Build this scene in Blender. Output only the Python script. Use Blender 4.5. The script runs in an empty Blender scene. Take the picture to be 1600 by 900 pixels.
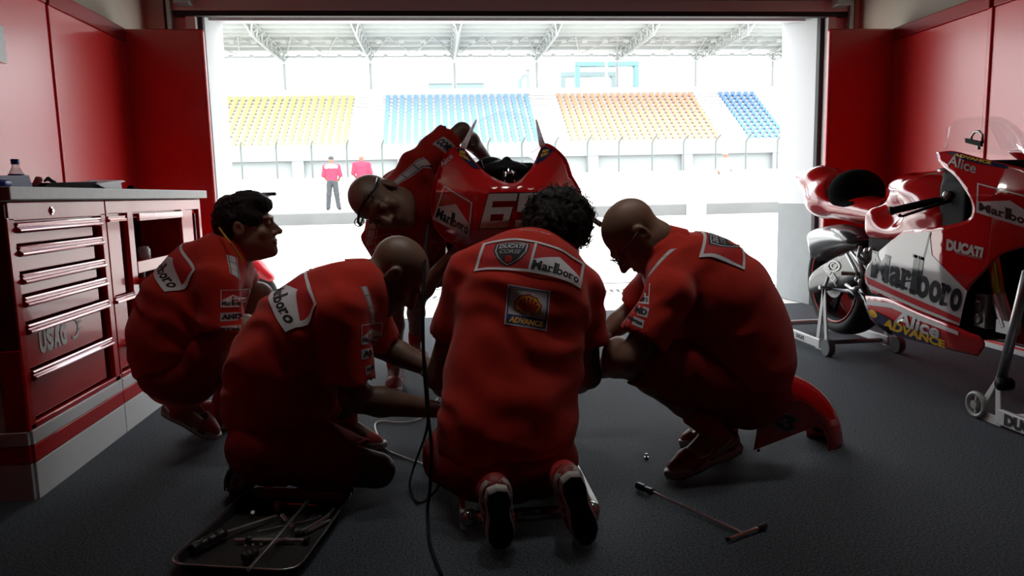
import bpy, bmesh, math, random
import numpy as np
from mathutils import Vector, Matrix
from mathutils.bvhtree import BVHTree
random.seed(7)
PI = math.pi
SC = bpy.context.scene
COL = SC.collection
# ---------------------------------------------------------------- camera (solved from the room's vanishing points, photo 1600x900)
FPX, YAW, PITCH, ROLL, CAMZ = 1128.69, .0999506, .1294018, -.0230932, 1.0
_cy, _sy, _cp, _sp, _cr, _sr = math.cos(YAW), math.sin(YAW), math.cos(PITCH), math.sin(PITCH), math.cos(ROLL), math.sin(ROLL)
_F = Vector((_sy*_cp, _cy*_cp, -_sp)); _R0 = Vector((_cy, -_sy, 0)); _U0 = _R0.cross(_F)
_R = _cr*_R0 + _sr*_U0; _U = -_sr*_R0 + _cr*_U0
CAMP = Vector((0, 0, CAMZ))
def ray(x, y): return _R*((x-800)/FPX) - _U*((y-450)/FPX) + _F
def on(ax, x, y, v):
    d = ray(x, y); return CAMP + d*((v-CAMP[ax])/d[ax])
def P(x, y, Y): return on(1, x, y, Y)
def PXX(x, y, X): return on(0, x, y, X)
def PZ(x, y, z=0.): return on(2, x, y, z)
cam = bpy.data.objects.new('camera', bpy.data.cameras.new('camera'))
COL.objects.link(cam)
cam.data.sensor_width = 36; cam.data.lens = FPX/1600*36; cam.data.clip_start = .05; cam.data.clip_end = 500
cam.matrix_world = Matrix(((_R.x, _U.x, -_F.x, 0), (_R.y, _U.y, -_F.y, 0), (_R.z, _U.z, -_F.z, CAMZ), (0, 0, 0, 1)))
SC.camera = cam
# ---------------------------------------------------------------- materials
MATS = {}
def srgb(r, g, b):
    f = lambda c: (c/255/12.92 if c/255 <= .04045 else ((c/255+.055)/1.055)**2.4)
    return (f(r), f(g), f(b))
def mat(name, col, rough=.5, metal=0., spec=.5, coat=0., coat_rough=.05, var=0., vscale=20., bump=0., bscale=200., sheen=0., trans=0., ior=1.45, emit=None, es=1., alpha=1., weave=0):
    if name in MATS: return MATS[name]
    m = bpy.data.materials.new(name); m.use_nodes = True
    nt = m.node_tree; b = nt.nodes['Principled BSDF']
    b.inputs['Base Color'].default_value = (*col, 1)
    b.inputs['Roughness'].default_value = rough; b.inputs['Metallic'].default_value = metal
    b.inputs['Specular IOR Level'].default_value = spec; b.inputs['IOR'].default_value = ior
    b.inputs['Coat Weight'].default_value = coat; b.inputs['Coat Roughness'].default_value = coat_rough
    b.inputs['Sheen Weight'].default_value = sheen; b.inputs['Transmission Weight'].default_value = trans
    b.inputs['Alpha'].default_value = alpha
    if emit: b.inputs['Emission Color'].default_value = (*emit, 1); b.inputs['Emission Strength'].default_value = es
    tc = nt.nodes.new('ShaderNodeTexCoord')
    if var:
        n = nt.nodes.new('ShaderNodeTexNoise'); n.inputs['Scale'].default_value = vscale; n.inputs['Detail'].default_value = 5
        nt.links.new(tc.outputs['Object'], n.inputs['Vector'])
        mx = nt.nodes.new('ShaderNodeMix'); mx.data_type = 'RGBA'
        mx.inputs[6].default_value = (*[max(0, c*(1-var)) for c in col], 1); mx.inputs[7].default_value = (*[min(1, c*(1+var)) for c in col], 1)
        rp = nt.nodes.new('ShaderNodeMapRange'); rp.inputs[1].default_value = .3; rp.inputs[2].default_value = .7
        nt.links.new(n.outputs['Fac'], rp.inputs[0]); nt.links.new(rp.outputs[0], mx.inputs[0]); nt.links.new(mx.outputs[2], b.inputs['Base Color'])
    if bump:
        n2 = nt.nodes.new('ShaderNodeTexNoise'); n2.inputs['Scale'].default_value = bscale; n2.inputs['Detail'].default_value = 3
        nt.links.new(tc.outputs['Object'], n2.inputs['Vector'])
        bp = nt.nodes.new('ShaderNodeBump'); bp.inputs['Strength'].default_value = bump; bp.inputs['Distance'].default_value = .01
        nt.links.new(n2.outputs['Fac'], bp.inputs['Height']); nt.links.new(bp.outputs['Normal'], b.inputs['Normal'])
    MATS[name] = m
    return m
# ---------------------------------------------------------------- mesh builder
class MB:
    def __init__(s): s.v = []; s.f = []; s.m = []; s.mi = 0
    def add(s, vs, fs):
        o = len(s.v); s.v += [Vector(x) for x in vs]
        for f in fs: s.f.append([i+o for i in f]); s.m.append(s.mi)
        return s
    def box(s, lo, hi, mtx=None):
        x0, y0, z0 = lo; x1, y1, z1 = hi
        vs = [Vector(p) for p in ((x0,y0,z0),(x1,y0,z0),(x1,y1,z0),(x0,y1,z0),(x0,y0,z1),(x1,y0,z1),(x1,y1,z1),(x0,y1,z1))]
        if mtx: vs = [mtx @ p for p in vs]
        return s.add(vs, [(0,3,2,1),(4,5,6,7),(0,1,5,4),(1,2,6,5),(2,3,7,6),(3,0,4,7)])
    def tube(s, pts, r, n=10, caps=True, up=None, flat=1.):
        pts = [Vector(p) for p in pts]; k = len(pts)
        rs = r if isinstance(r, (list, tuple)) else [r]*k
        rings = []; prev = None
        for i, p in enumerate(pts):
            t = (pts[min(i+1, k-1)]-pts[max(i-1, 0)])
            t = t.normalized() if t.length > 1e-9 else Vector((0, 0, 1))
            if prev is None:
                a = Vector(up) if up else (Vector((0, 0, 1)) if abs(t.z) < .9 else Vector((1, 0, 0)))
                u = (a - t*a.dot(t)).normalized()
            else:
                u = prev - t*prev.dot(t); u = u.normalized() if u.length > 1e-6 else t.orthogonal().normalized()
            prev = u; w = t.cross(u)
            rings.append([p + (u*math.cos(2*PI*j/n)*flat + w*math.sin(2*PI*j/n))*rs[i] for j in range(n)])
        vs = [q for g in rings for q in g]; fs = []
        for i in range(k-1):
            for j in range(n):
                a, b = i*n+j, i*n+(j+1) % n
                fs.append((a, b, b+n, a+n))
        if caps: fs += [tuple(reversed(range(n))), tuple(range((k-1)*n, k*n))]
        return s.add(vs, fs)
    def lathe(s, base, axis, prof, n=24, caps=True):
        base = Vector(base); t = Vector(axis).normalized(); u = t.orthogonal().normalized(); w = t.cross(u); k = len(prof)
        vs = [base + t*h + (u*math.cos(2*PI*j/n)+w*math.sin(2*PI*j/n))*r for r, h in prof for j in range(n)]
        fs = [(i*n+j, i*n+(j+1) % n, (i+1)*n+(j+1) % n, (i+1)*n+j) for i in range(k-1) for j in range(n)]
        if caps: fs += [tuple(reversed(range(n))), tuple(range((k-1)*n, k*n))]
        return s.add(vs, fs)
    def prism(s, poly, d):      # poly: 3D points in a plane, extruded by vector d
        poly = [Vector(p) for p in poly]; d = Vector(d); n = len(poly)
        nrm = Vector((0, 0, 0))
        for i in range(n): nrm += poly[i].cross(poly[(i+1) % n])
        if nrm.dot(d) > 0: poly = poly[::-1]
        fs = [tuple(range(n)), tuple(reversed(range(n, 2*n)))] + [(i, i+n, (i+1) % n+n, (i+1) % n) for i in range(n)]
        return s.add(poly+[p+d for p in poly], fs)
    def torus(s, c, axis, R, r, n=40, m=10, sx=1.):
        c = Vector(c); t = Vector(axis).normalized(); u = t.orthogonal().normalized(); w = t.cross(u); vs = []; fs = []
        for i in range(n):
            a = 2*PI*i/n; d = u*math.cos(a)+w*math.sin(a)
            for j in range(m):
                b = 2*PI*j/m; vs.append(c + d*(R+r*math.cos(b)) + t*(r*sx*math.sin(b)))
        for i in range(n):
            for j in range(m):
                fs.append((i*m+j, ((i+1) % n)*m+j, ((i+1) % n)*m+(j+1) % m, i*m+(j+1) % m))
        return s.add(vs, fs)
    def sphere(s, c, r, n=14, m=9):
        r = r if isinstance(r, (tuple, list)) else (r, r, r)
        c = Vector(c); vs = []; fs = []
        for i in range(m+1):
            a = PI*i/m
            for j in range(n):
                b = 2*PI*j/n; vs.append(c+Vector((r[0]*math.sin(a)*math.cos(b), r[1]*math.sin(a)*math.sin(b), -r[2]*math.cos(a))))
        for i in range(m):
            for j in range(n): fs.append((i*n+j, i*n+(j+1) % n, (i+1)*n+(j+1) % n, (i+1)*n+j))
        return s.add(vs, fs)
    def mesh(s, name='m'):
        me = bpy.data.meshes.new(name); me.from_pydata([tuple(v) for v in s.v], [], s.f)
        if len(me.polygons) == len(s.m): me.polygons.foreach_set('material_index', s.m)
        return me
def tag(o, label=None, cat=None, group=None, kind=None):
    for k, v in (('label', label), ('category', cat), ('group', group), ('kind', kind)):
        if v: o[k] = v
    return o
def thing(name, label, cat, loc=(0, 0, 0), group=None, mtx=None):
    o = bpy.data.objects.new(name, None); COL.objects.link(o)
    o.empty_display_size = .1
    if mtx is not None: o.matrix_world = mtx
    else: o.location = loc
    return tag(o, label, cat, group)
def _root(o):
    while o.parent: o = o.parent
    return o
def obj(name, mb, ms, parent=None, smooth=False, bevel=0., label=None, local=False, seg=2, fix=True, sub=0, ang=35):
    """link a mesh given in world coordinates as one object (a part when it has a parent)"""
    me = mb.mesh(name) if isinstance(mb, MB) else mb
    me.name = name
    if fix:
        bm = bmesh.new(); bm.from_mesh(me); bmesh.ops.remove_doubles(bm, verts=bm.verts, dist=1e-6)
        bmesh.ops.recalc_face_normals(bm, faces=bm.faces); bm.to_mesh(me); bm.free()
    if parent is not None and not local:
        me.transform(_root(parent).matrix_basis.inverted())
    o = bpy.data.objects.new(name, me); COL.objects.link(o)
    for m in (ms if isinstance(ms, (list, tuple)) else [ms]): me.materials.append(m)
    if smooth: me.polygons.foreach_set('use_smooth', [True]*len(me.polygons))
    if parent is not None: o.parent = parent
    if bevel:
        b = o.modifiers.new('Bevel', 'BEVEL'); b.width = bevel; b.segments = seg; b.limit_method = 'ANGLE'; b.angle_limit = math.radians(ang); b.harden_normals = False
    if sub:
        b = o.modifiers.new('Sub', 'SUBSURF'); b.levels = sub; b.render_levels = sub
    if label: o['label'] = label
    return o
def single(name, mb, ms, label, cat, group=None, kind=None, **kw):
    """a thing of one mesh: its origin moves to the bottom centre"""
    me = mb.mesh(name) if isinstance(mb, MB) else mb
    co = np.empty(len(me.vertices)*3, 'f'); me.vertices.foreach_get('co', co); co = co.reshape(-1, 3)
    lo, hi = co.min(0), co.max(0); c = Vector(((lo[0]+hi[0])/2, (lo[1]+hi[1])/2, lo[2]))
    me.transform(Matrix.Translation(-c)); o = obj(name, me, ms, **kw); o.location = c
    return tag(o, label, cat, group, kind)
def struct(name, mb, ms, **kw):
    o = obj(name, mb, ms, **kw); o['kind'] = 'structure'; return o
def dup(root, loc=None, mtx=None, label=None, group=None):
    def cp(o, par):
        c = o.copy(); COL.objects.link(c)
        if par: c.parent = par
        for ch in o.children: cp(ch, c)
        return c
    r = cp(root, None)
    if loc is not None: r.location = loc
    if mtx is not None: r.matrix_world = mtx
    if label: r['label'] = label
    if group: r['group'] = group
    return r
# ---------------------------------------------------------------- signed distance fields -> one continuous mesh
def _h(ix, iy, iz, seed):
    n = (ix*374761393 + iy*668265263 + iz*2147483647 % 1000003 + seed*974711) & 0x7fffffff
    n = ((n ^ (n >> 13))*1274126177) & 0x7fffffff
    return ((n ^ (n >> 16)) & 0xffff)/65535.
def vnoise(p, scale, seed=0):
    q = p*scale; i = np.floor(q).astype(np.int64); f = q-i; f = f*f*(3-2*f)
    o = 0
    for dx in (0, 1):
        wx = f[..., 0] if dx else 1-f[..., 0]
        for dy in (0, 1):
            wy = f[..., 1] if dy else 1-f[..., 1]
            for dz in (0, 1):
                wz = f[..., 2] if dz else 1-f[..., 2]
                o = o + wx*wy*wz*_h(i[..., 0]+dx, i[..., 1]+dy, i[..., 2]+dz, seed)
    return o*2-1
def A(v): return np.array(v, dtype=float)
class Sdf:
    def __init__(s): s.ops = []
    def _op(s, fn, lo, hi, k, mode): s.ops.append((fn, A(lo), A(hi), k, mode)); return s
    def cone(s, a, b, ra, rb=None, k=.03, flat=None, fs=1., mode='u'):
        a, b = A(a), A(b); rb = ra if rb is None else rb; d = b-a; L = max(1e-9, d@d); w = None
        if flat is not None: w = A(flat); w = w/np.linalg.norm(w)
        def fn(p):
            q = p-a; t = np.clip((q@d)/L, 0, 1); o = q-t[..., None]*d
            if w is not None: c = o@w; o = o+((1/fs-1)*c)[..., None]*w
            return (np.sqrt((o*o).sum(-1))-(ra+(rb-ra)*t))*(1 if w is None else min(1, fs))
        r = max(ra, rb)*max(1, fs); return s._op(fn, np.minimum(a, b)-r, np.maximum(a, b)+r, k, mode)
    def chain(s, pts, rs, k=.03, **kw):
        for i in range(len(pts)-1): s.cone(pts[i], pts[i+1], rs[i], rs[i+1], k=k, **kw)
        return s
    def ell(s, c, r, axes=None, k=.03, mode='u'):
        c = A(c); r = A(r) if not np.isscalar(r) else A((r, r, r))
        M = np.eye(3) if axes is None else np.array([A(x)/np.linalg.norm(A(x)) for x in axes])
        def fn(p):
            q = (p-c)@M.T; k0 = np.sqrt(((q/r)**2).sum(-1)); k1 = np.sqrt(((q/(r*r))**2).sum(-1))
            return k0*(k0-1)/np.maximum(k1, 1e-6)
        R = r.max(); return s._op(fn, c-R, c+R, k, mode)
    def box(s, c, h, axes=None, rd=.01, k=.01, mode='u'):
        c = A(c); h = A(h)-rd; M = np.eye(3) if axes is None else np.array([A(x)/np.linalg.norm(A(x)) for x in axes])
        def fn(p):
            q = np.abs((p-c)@M.T)-h
            return np.sqrt((np.maximum(q, 0)**2).sum(-1))+np.minimum(q.max(-1), 0)-rd
        R = np.linalg.norm(A(h)+rd); return s._op(fn, c-R, c+R, k, mode)
    def cut(s, p0, n, c=None, R=None, k=.004):   # remove the side n points to, within a ball
        p0 = A(p0); n = A(n)/np.linalg.norm(A(n)); c = p0 if c is None else A(c); R = 9. if R is None else R
        def fn(p):
            d = -((p-p0)@n)
            return np.maximum(d, np.sqrt(((p-c)**2).sum(-1))-R)
        return s._op(fn, c-R, c+R, k, 's')
    def mesh(s, h, disp=None, smooth=1, name='sdf'):
        us = [o for o in s.ops if o[4] == 'u']
        lo = np.min([o[1] for o in us], 0)-.03; hi = np.max([o[2] for o in us], 0)+.03
        n = np.ceil((hi-lo)/h).astype(int)+1
        ax = [lo[i]+h*np.arange(n[i]) for i in range(3)]
        F = np.full(n, 1., dtype=np.float64)
        for fn, a, b, k, mode in s.ops:
            i0 = np.clip(np.floor((a-k-3*h-lo)/h).astype(int), 0, n-1); i1 = np.clip(np.ceil((b+k+3*h-lo)/h).astype(int)+1, 1, n)
            if (i1 <= i0).any(): continue
            sl = tuple(slice(x, y) for x, y in zip(i0, i1))
            p = np.stack(np.meshgrid(ax[0][sl[0]], ax[1][sl[1]], ax[2][sl[2]], indexing='ij'), -1)
            d = fn(p); f = F[sl]
            if mode == 'u':
                t = np.clip(.5+.5*(f-d)/k, 0, 1); F[sl] = f*(1-t)+d*t-k*t*(1-t)
            elif mode == 's':
                d = -d; t = np.clip(.5-.5*(f-d)/k, 0, 1); F[sl] = f*(1-t)+d*t+k*t*(1-t)
            elif mode == 'i':
                t = np.clip(.5-.5*(f-d)/k, 0, 1); F[sl] = f*(1-t)+d*t+k*t*(1-t)
        if disp is not None:
            idx = np.argwhere(np.abs(F) < .05)
            p = lo+h*idx; F[tuple(idx.T)] += disp(p)
        return _nets(F, lo, h, smooth, name)
def _nets(F, lo, h, smooth, name):
    S = F < 0; n = np.array(F.shape)
    cs = [(i, j, k) for i in (0, 1) for j in (0, 1) for k in (0, 1)]
    sub = lambda a, c: a[c[0]:n[0]-1+c[0], c[1]:n[1]-1+c[1], c[2]:n[2]-1+c[2]]
    cnt = sum(sub(S, c).astype(np.int8) for c in cs)
    act = (cnt > 0) & (cnt < 8); I = np.argwhere(act)
    ids = np.full(act.shape, -1); ids[act] = np.arange(len(I))
    val = {c: F[I[:, 0]+c[0], I[:, 1]+c[1], I[:, 2]+c[2]] for c in cs}
    acc = np.zeros((len(I), 3)); num = np.zeros(len(I))
    for c in cs:
        for a in range(3):
            if c[a] == 0:
                d = list(c); d[a] = 1; d = tuple(d); x, y = val[c], val[d]; m = (x < 0) != (y < 0)
                t = x[m]/(x[m]-y[m]); q = np.tile(np.array(c, float), (m.sum(), 1)); q[:, a] = t
                acc[m] += q; num[m] += 1
    V = lo+h*(I+acc/num[:, None]); Q = []
    for a in range(3):
        b, c = (a+1) % 3, (a+2) % 3
        s0 = [slice(1, -1)]*3; s1 = [slice(1, -1)]*3; s0[a] = slice(0, n[a]-1); s1[a] = slice(1, n[a])
        x, y = S[tuple(s0)], S[tuple(s1)]
        for fl, m in ((0, x & ~y), (1, ~x & y)):
            J = np.argwhere(m)
            if not len(J): continue
            J[:, b] += 1; J[:, c] += 1
            def cell(db, dc):
                K = J.copy(); K[:, b] -= db; K[:, c] -= dc; return ids[K[:, 0], K[:, 1], K[:, 2]]
            q = [cell(1, 1), cell(0, 1), cell(0, 0), cell(1, 0)]
            Q.append(np.stack(q if fl == 0 else q[::-1], 1))
    Q = np.concatenate(Q); Q = Q[(Q >= 0).all(1)]
    E = np.concatenate([Q[:, [0, 1]], Q[:, [1, 2]], Q[:, [2, 3]], Q[:, [3, 0]]])
    for _ in range(smooth):
        a = np.zeros_like(V); d = np.zeros(len(V))
        np.add.at(a, E[:, 0], V[E[:, 1]]); np.add.at(a, E[:, 1], V[E[:, 0]]); np.add.at(d, E[:, 0], 1); np.add.at(d, E[:, 1], 1)
        V = V*.5+.5*a/np.maximum(d, 1)[:, None]
    me = bpy.data.meshes.new(name); me.from_pydata(V.tolist(), [], Q.tolist())
    me.polygons.foreach_set('use_smooth', [True]*len(me.polygons))
    return me
def join(meshes, name='joined'):
    bm = bmesh.new()
    for m in meshes: bm.from_mesh(m)
    me = bpy.data.meshes.new(name); bm.to_mesh(me); bm.free(); return me
# ---------------------------------------------------------------- flat artwork and its projection on curved surfaces
def text_mesh(s, sx=1., sy=1., bold=0., shear=0., spacing=1.):
    """2D mesh of a text, lower left at 0,0; returns (verts, faces, width)"""
    cu = bpy.data.curves.new('t', 'FONT'); cu.body = s; cu.offset = bold; cu.shear = shear; cu.space_character = spacing; cu.resolution_u = 4; cu.fill_mode = 'FRONT'
    o = bpy.data.objects.new('t', cu); COL.objects.link(o)
    dg = bpy.context.evaluated_depsgraph_get(); dg.update()
    me = bpy.data.meshes.new_from_object(o.evaluated_get(dg))
    vs = [(v.co.x*sx, v.co.y*sy) for v in me.vertices]; fs = [tuple(p.vertices) for p in me.polygons]
    bpy.data.objects.remove(o); bpy.data.curves.remove(cu); bpy.data.meshes.remove(me)
    x0 = min(v[0] for v in vs); y0 = min(v[1] for v in vs)
    return [(x-x0, y) for x, y in vs], fs, max(v[0] for v in vs)-x0
class Art:
    """layers of 2D shapes: (verts2d, faces, material index, layer)"""
    def __init__(s): s.l = []
    def poly(s, pts, mi, layer=0): s.l.append((list(pts), [tuple(range(len(pts)))], mi, layer)); return s
    def rect(s, x0, y0, x1, y1, mi, layer=0): return s.poly([(x0, y0), (x1, y0), (x1, y1), (x0, y1)], mi, layer)
    def disc(s, cx, cy, rx, ry, mi, layer=0, n=28): return s.poly([(cx+rx*math.cos(2*PI*i/n), cy+ry*math.sin(2*PI*i/n)) for i in range(n)], mi, layer)
    def strip(s, pts, w, mi, layer=0, closed=False):
        """band of width w along a line, mitred, with shared vertices so that nothing overlaps"""
        k = len(pts); vs = []
        for i in range(k):
            a = pts[(i-1) % k] if closed or i > 0 else None; b = pts[i]; c = pts[(i+1) % k] if closed or i < k-1 else None
            d = []
            for p, q in ((a, b), (b, c)):
                if p is None or q is None: continue
                L = math.hypot(q[0]-p[0], q[1]-p[1]) or 1; d.append((-(q[1]-p[1])/L, (q[0]-p[0])/L))
            nx, ny = sum(x for x, _ in d)/len(d), sum(y for _, y in d)/len(d); L2 = max(.25, nx*nx+ny*ny); nx, ny = nx/L2*w/2, ny/L2*w/2
            vs += [(b[0]-nx, b[1]-ny), (b[0]+nx, b[1]+ny)]
        s.l.append((vs, [(2*i, 2*((i+1) % k), 2*((i+1) % k)+1, 2*i+1) for i in range(k if closed else k-1)], mi, layer)); return s
    def text(s, t, x, y, w, h, mi, layer=1, bold=.02, shear=0., rot=0.):
        vs, fs, W = text_mesh(t, bold=bold, shear=shear); H = max(v[1] for v in vs)-min(0, min(v[1] for v in vs)); m0 = min(0, min(v[1] for v in vs)); c, sn = math.cos(rot), math.sin(rot)
        q = [(vx/W*w, (vy-m0)/H*h) for vx, vy in vs]
        s.l.append(([(x+a*c-b*sn, y+a*sn+b*c) for a, b in q], fs, mi, layer)); return s
    def letters(s, spec, x, y, w, h, mi, layer=1, bold=.05, shear=0.):
        """spec: list of (char, relative width, relative height); slab serifs like a condensed display face"""
        tot = sum(a[1] for a in spec); cx = x
        for ch, rw, rh in spec:
            cw = rw/tot*w; vs, fs, W = text_mesh(ch, bold=bold); H = max(v[1] for v in vs)
            s.l.append(([(cx+vx/W*cw*.94+shear*vy/H*rh*h, y+vy/H*rh*h) for vx, vy in vs], fs, mi, layer)); cx += cw
        return s
    def marlboro(s, x, y, w, h, mi, layer=1, shear=0.):
        sp = [('M', 1.5, 1.), ('a', .95, .72), ('r', .78, .72), ('l', .5, 1.35), ('b', 1., .72), ('o', .95, .72), ('r', .78, .72), ('o', .95, .72)]
        s.letters([(('o' if c == 'b' else c), a, b) for c, a, b in sp], x, y, w, h, mi, layer, bold=.035, shear=shear)
        tot = sum(a[1] for a in sp); cx = x; t = h*.1
        for ch, rw, rh in sp:          # slab serifs and the tall stem
            cw = rw/tot*w
            if ch == 'b': s.rect(cx, y, cx+cw*.26, y+1.35*h, mi, layer)
            for (c, fx, fy, fw) in (('M', 0, 0, .34), ('M', .62, 0, .34), ('M', 0, 1, .3), ('M', .66, 1, .3), ('r', 0, 0, .75), ('l', -.1, 0, 1.15), ('l', -.25, 1.35, .8), ('b', -.14, 1.35, .4), ('a', .66, 0, .38), ('r', -.1, .72, .4)):
                if c == ch: s.rect(cx+fx*cw, y+(0 if fy == 0 else fy*h-t), cx+(fx+fw)*cw, y+(t if fy == 0 else fy*h), mi, layer)
            cx += cw
        return s
def project(art, target, origin, U, V, N, step=.02, off=.0012, lift=.0007, rng=.35):
    """press the artwork along -N on a target mesh (or list of BVHs); keeps what hits"""
    bv = target if isinstance(target, list) else [target]
    origin, U, V, N = Vector(origin), Vector(U), Vector(V), Vector(N).normalized()
    bm = bmesh.new()
    for vs, fs, mi, layer in art.l:
        b2 = bmesh.new(); vv = [b2.verts.new((x, y, 0)) for x, y in vs]
        for f in fs:
            try: b2.faces.new([vv[i] for i in f])
            except ValueError: pass
        bmesh.ops.triangulate(b2, faces=b2.faces)
        for _ in range(7):
            # lengths measured in 3D
            es = [e for e in b2.edges if (U*(e.verts[0].co.x-e.verts[1].co.x)+V*(e.verts[0].co.y-e.verts[1].co.y)).length > step]
            if not es: break
            bmesh.ops.subdivide_edges(b2, edges=es, cuts=1); bmesh.ops.triangulate(b2, faces=[f for f in b2.faces if len(f.verts) > 3])
        dead = []
        for v in b2.verts:
            p = origin+U*v.co.x+V*v.co.y; best = None
            for t in bv:
                hit, nn, _, d = t.ray_cast(p+N*rng, -N, 2*rng)
                if hit is not None and (best is None or d < best[2]): best = (hit, nn, d)
            if best is None: dead.append(v); continue
            nn = best[1] if best[1].dot(N) > 0 else -best[1]
            v.co = best[0]+(nn*.5+N*.5).normalized()*(off+lift*layer)
        bmesh.ops.delete(b2, geom=dead, context='VERTS')
        b2.normal_update()
        for f in b2.faces: f.material_index = mi; f.smooth = True
        for f in b2.faces:
            if f.normal.dot(N) < 0: f.normal_flip()
        me = bpy.data.meshes.new('tmp'); b2.to_mesh(me); b2.free(); bm.from_mesh(me); bpy.data.meshes.remove(me)
    out = bpy.data.meshes.new('art'); bm.to_mesh(out); bm.free(); return out
def bvh_of(me):
    return BVHTree.FromPolygons([tuple(v.co) for v in me.vertices], [tuple(p.vertices) for p in me.polygons])
def decal(name, art, mats, target, origin, U, V, N, parent, **kw):
    me = project(art, target, origin, U, V, N, **kw)
    return obj(name, me, mats, parent, fix=False)
LAMP_E, SKY_E, SUN_E, SUN_R, EXPO = 3.0, 5.4, 3.0, (math.radians(25), math.radians(18), 0), 0.0
LAMP_W, LAMP_B, LAMP_S = .85, 70.0, 50
# ================================================================ room shell
WX0, WX1, PY0 = -2.0, 3.36, 5.15           # faces of the red side panels, plane of the red end panels
RED = mat('red_panel_paint', (.74, .004, .005), rough=.4, spec=.3, coat=.9, coat_rough=.27)
REDBAND = mat('red_top_rail', (.36, .006, .008), rough=.42)
RED.node_tree.nodes['Principled BSDF'].inputs['Coat IOR'].default_value = 1.9
BEIGE = mat('beige_plaster', (.44, .39, .32), rough=.85, var=.05, vscale=3)
DARK = mat('black_rubber', (.012, .012, .013), rough=.6)
MAUVE = mat('mauve_shutter', (.54, .55, .55), rough=.5)
STEEL = mat('galvanised_steel', (.42, .44, .43), rough=.35, metal=.9)
CARPET = mat('charcoal_carpet', (.054, .064, .077), rough=.8, spec=.22, var=.85, vscale=150, bump=.6, bscale=500, sheen=.0)
CONC = mat('pit_lane_concrete', (.62, .61, .58), rough=.85, var=.04, vscale=1.5)
WHITE = mat('white_wall_paint', (.55, .565, .58), rough=.6)
GREYP = mat('grey_wall_paint', (.24, .26, .265), rough=.6, var=.04, vscale=8)
CEIL = mat('ceiling_panel', (.04, .038, .036), rough=.9)
m = MB(); m.box((-2.2, -4.0, -.1), (3.6, 5.95, 0)); struct('floor', m, CARPET)
m = MB(); m.box((-2.2, -4.0, 3.3), (3.6, 6.3, 3.4)); struct('ceiling', m, CEIL)
m = MB(); m.box((-2.2, -4.0, 0), (-2.06, 5.85, 3.3)); struct('wall_left', m, BEIGE)
m = MB(); m.box((3.42, -4.0, 0), (3.6, 5.85, 3.3)); struct('wall_right', m, BEIGE)
m = MB(); m.box((-2.2, -4.1, 0), (3.6, -4.0, 3.3)); struct('wall_back', m, mat('dark_back_wall', (.02, .008, .008), rough=.7))
m = MB()                                    # front wall around the opening
m.box((-2.2, 5.7, 0), (-1.93, 5.95, 3.3)); m.box((3.38, 5.7, 0), (3.6, 5.95, 3.3)); m.box((-1.93, 5.75, 2.75), (3.38, 5.95, 3.3))
struct('wall_front', m, BEIGE)
# the wall reveals outside the door: white above, grey below
for sx, xa, xb, w, nm in ((-1, -1.685, -1.70, -2.3, 'trim_1'), (1, 3.145, 3.10, 3.8, 'trim_2')):
    for z0, z1, mt, n2 in ((.0, .86, GREYP, '_grey'), (.86, 3.3, WHITE, '')):
        mm = MB(); ya, yb = 5.835, 6.36
        poly = [(xa, ya, z0), (xb, yb, z0), (w, yb, z0), (w, ya, z0)]
        mm.prism(poly, (0, 0, z1-z0)); struct('trim_%d' % ({-1: 1, 1: 3}[sx]+(z0 > 0)), mm, mt)
mm = MB(); mm.prism([(-1.7, 6.36, 2.44), (3.1, 6.36, 2.44), (3.1, 5.955, 2.37), (-1.7, 5.955, 2.37)], (0, 0, .9)); struct('trim_5', mm, WHITE)
# roller shutter, wound half up: box curtain, bottom rail, side guides
sh = thing('roller_shutter', 'mauve grey roller shutter rolled up over the wide garage opening', 'shutter', (.7, 5.72, 2.346))
m = MB()
for k in range(7): m.box((-1.9, 5.70, 2.385+k*.085), (3.36, 5.735, 2.385+k*.085+.083))
obj('curtain', m, MAUVE, sh, bevel=.006)
m = MB(); m.box((-1.92, 5.705, 2.346), (3.38, 5.755, 2.385)); obj('bottom_seal', m, DARK, sh, bevel=.004, label='black rubber seal')
for xs, xin, s in ((-1.93, -1.683, 1), (3.385, 3.135, -1)):
    m = MB(); a, b = sorted((xin, xin-s*.035)); m.box((a, 5.775, 0), (b, 5.83, 2.385))
    obj('guide_rail', m, DARK, sh, bevel=.003)
    m = MB(); a, b = sorted((xin-s*.035, xin-s*.105)); m.box((a, 5.72, 0), (b, 5.86, 2.4)); a, b = sorted((xin-s*.105, xin-s*.2)); m.box((a, 5.76, 0), (b, 5.9, 2.5))
    obj('guide_post', m, MAUVE, sh, bevel=.004)
    m = MB(); a, b = sorted((xin-s*.185, xin-s*.215)); m.box((a, 5.66, .0), (b, 5.74, 3.2)); obj('guide_track', m, STEEL, sh, bevel=.003)
    m = MB(); a, b = sorted((xin-s*.02, xin-s*.13)); m.box((a, 5.56, 2.40), (b, 5.66, 2.52)); m.tube([(a+.02, 5.6, 2.44), (b-.02, 5.6, 2.44)], .018); m.box((a+.02, 5.57, 2.50), (b-.03, 5.63, 2.75))
    obj('bracket', m, STEEL, sh, bevel=.004)
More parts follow.
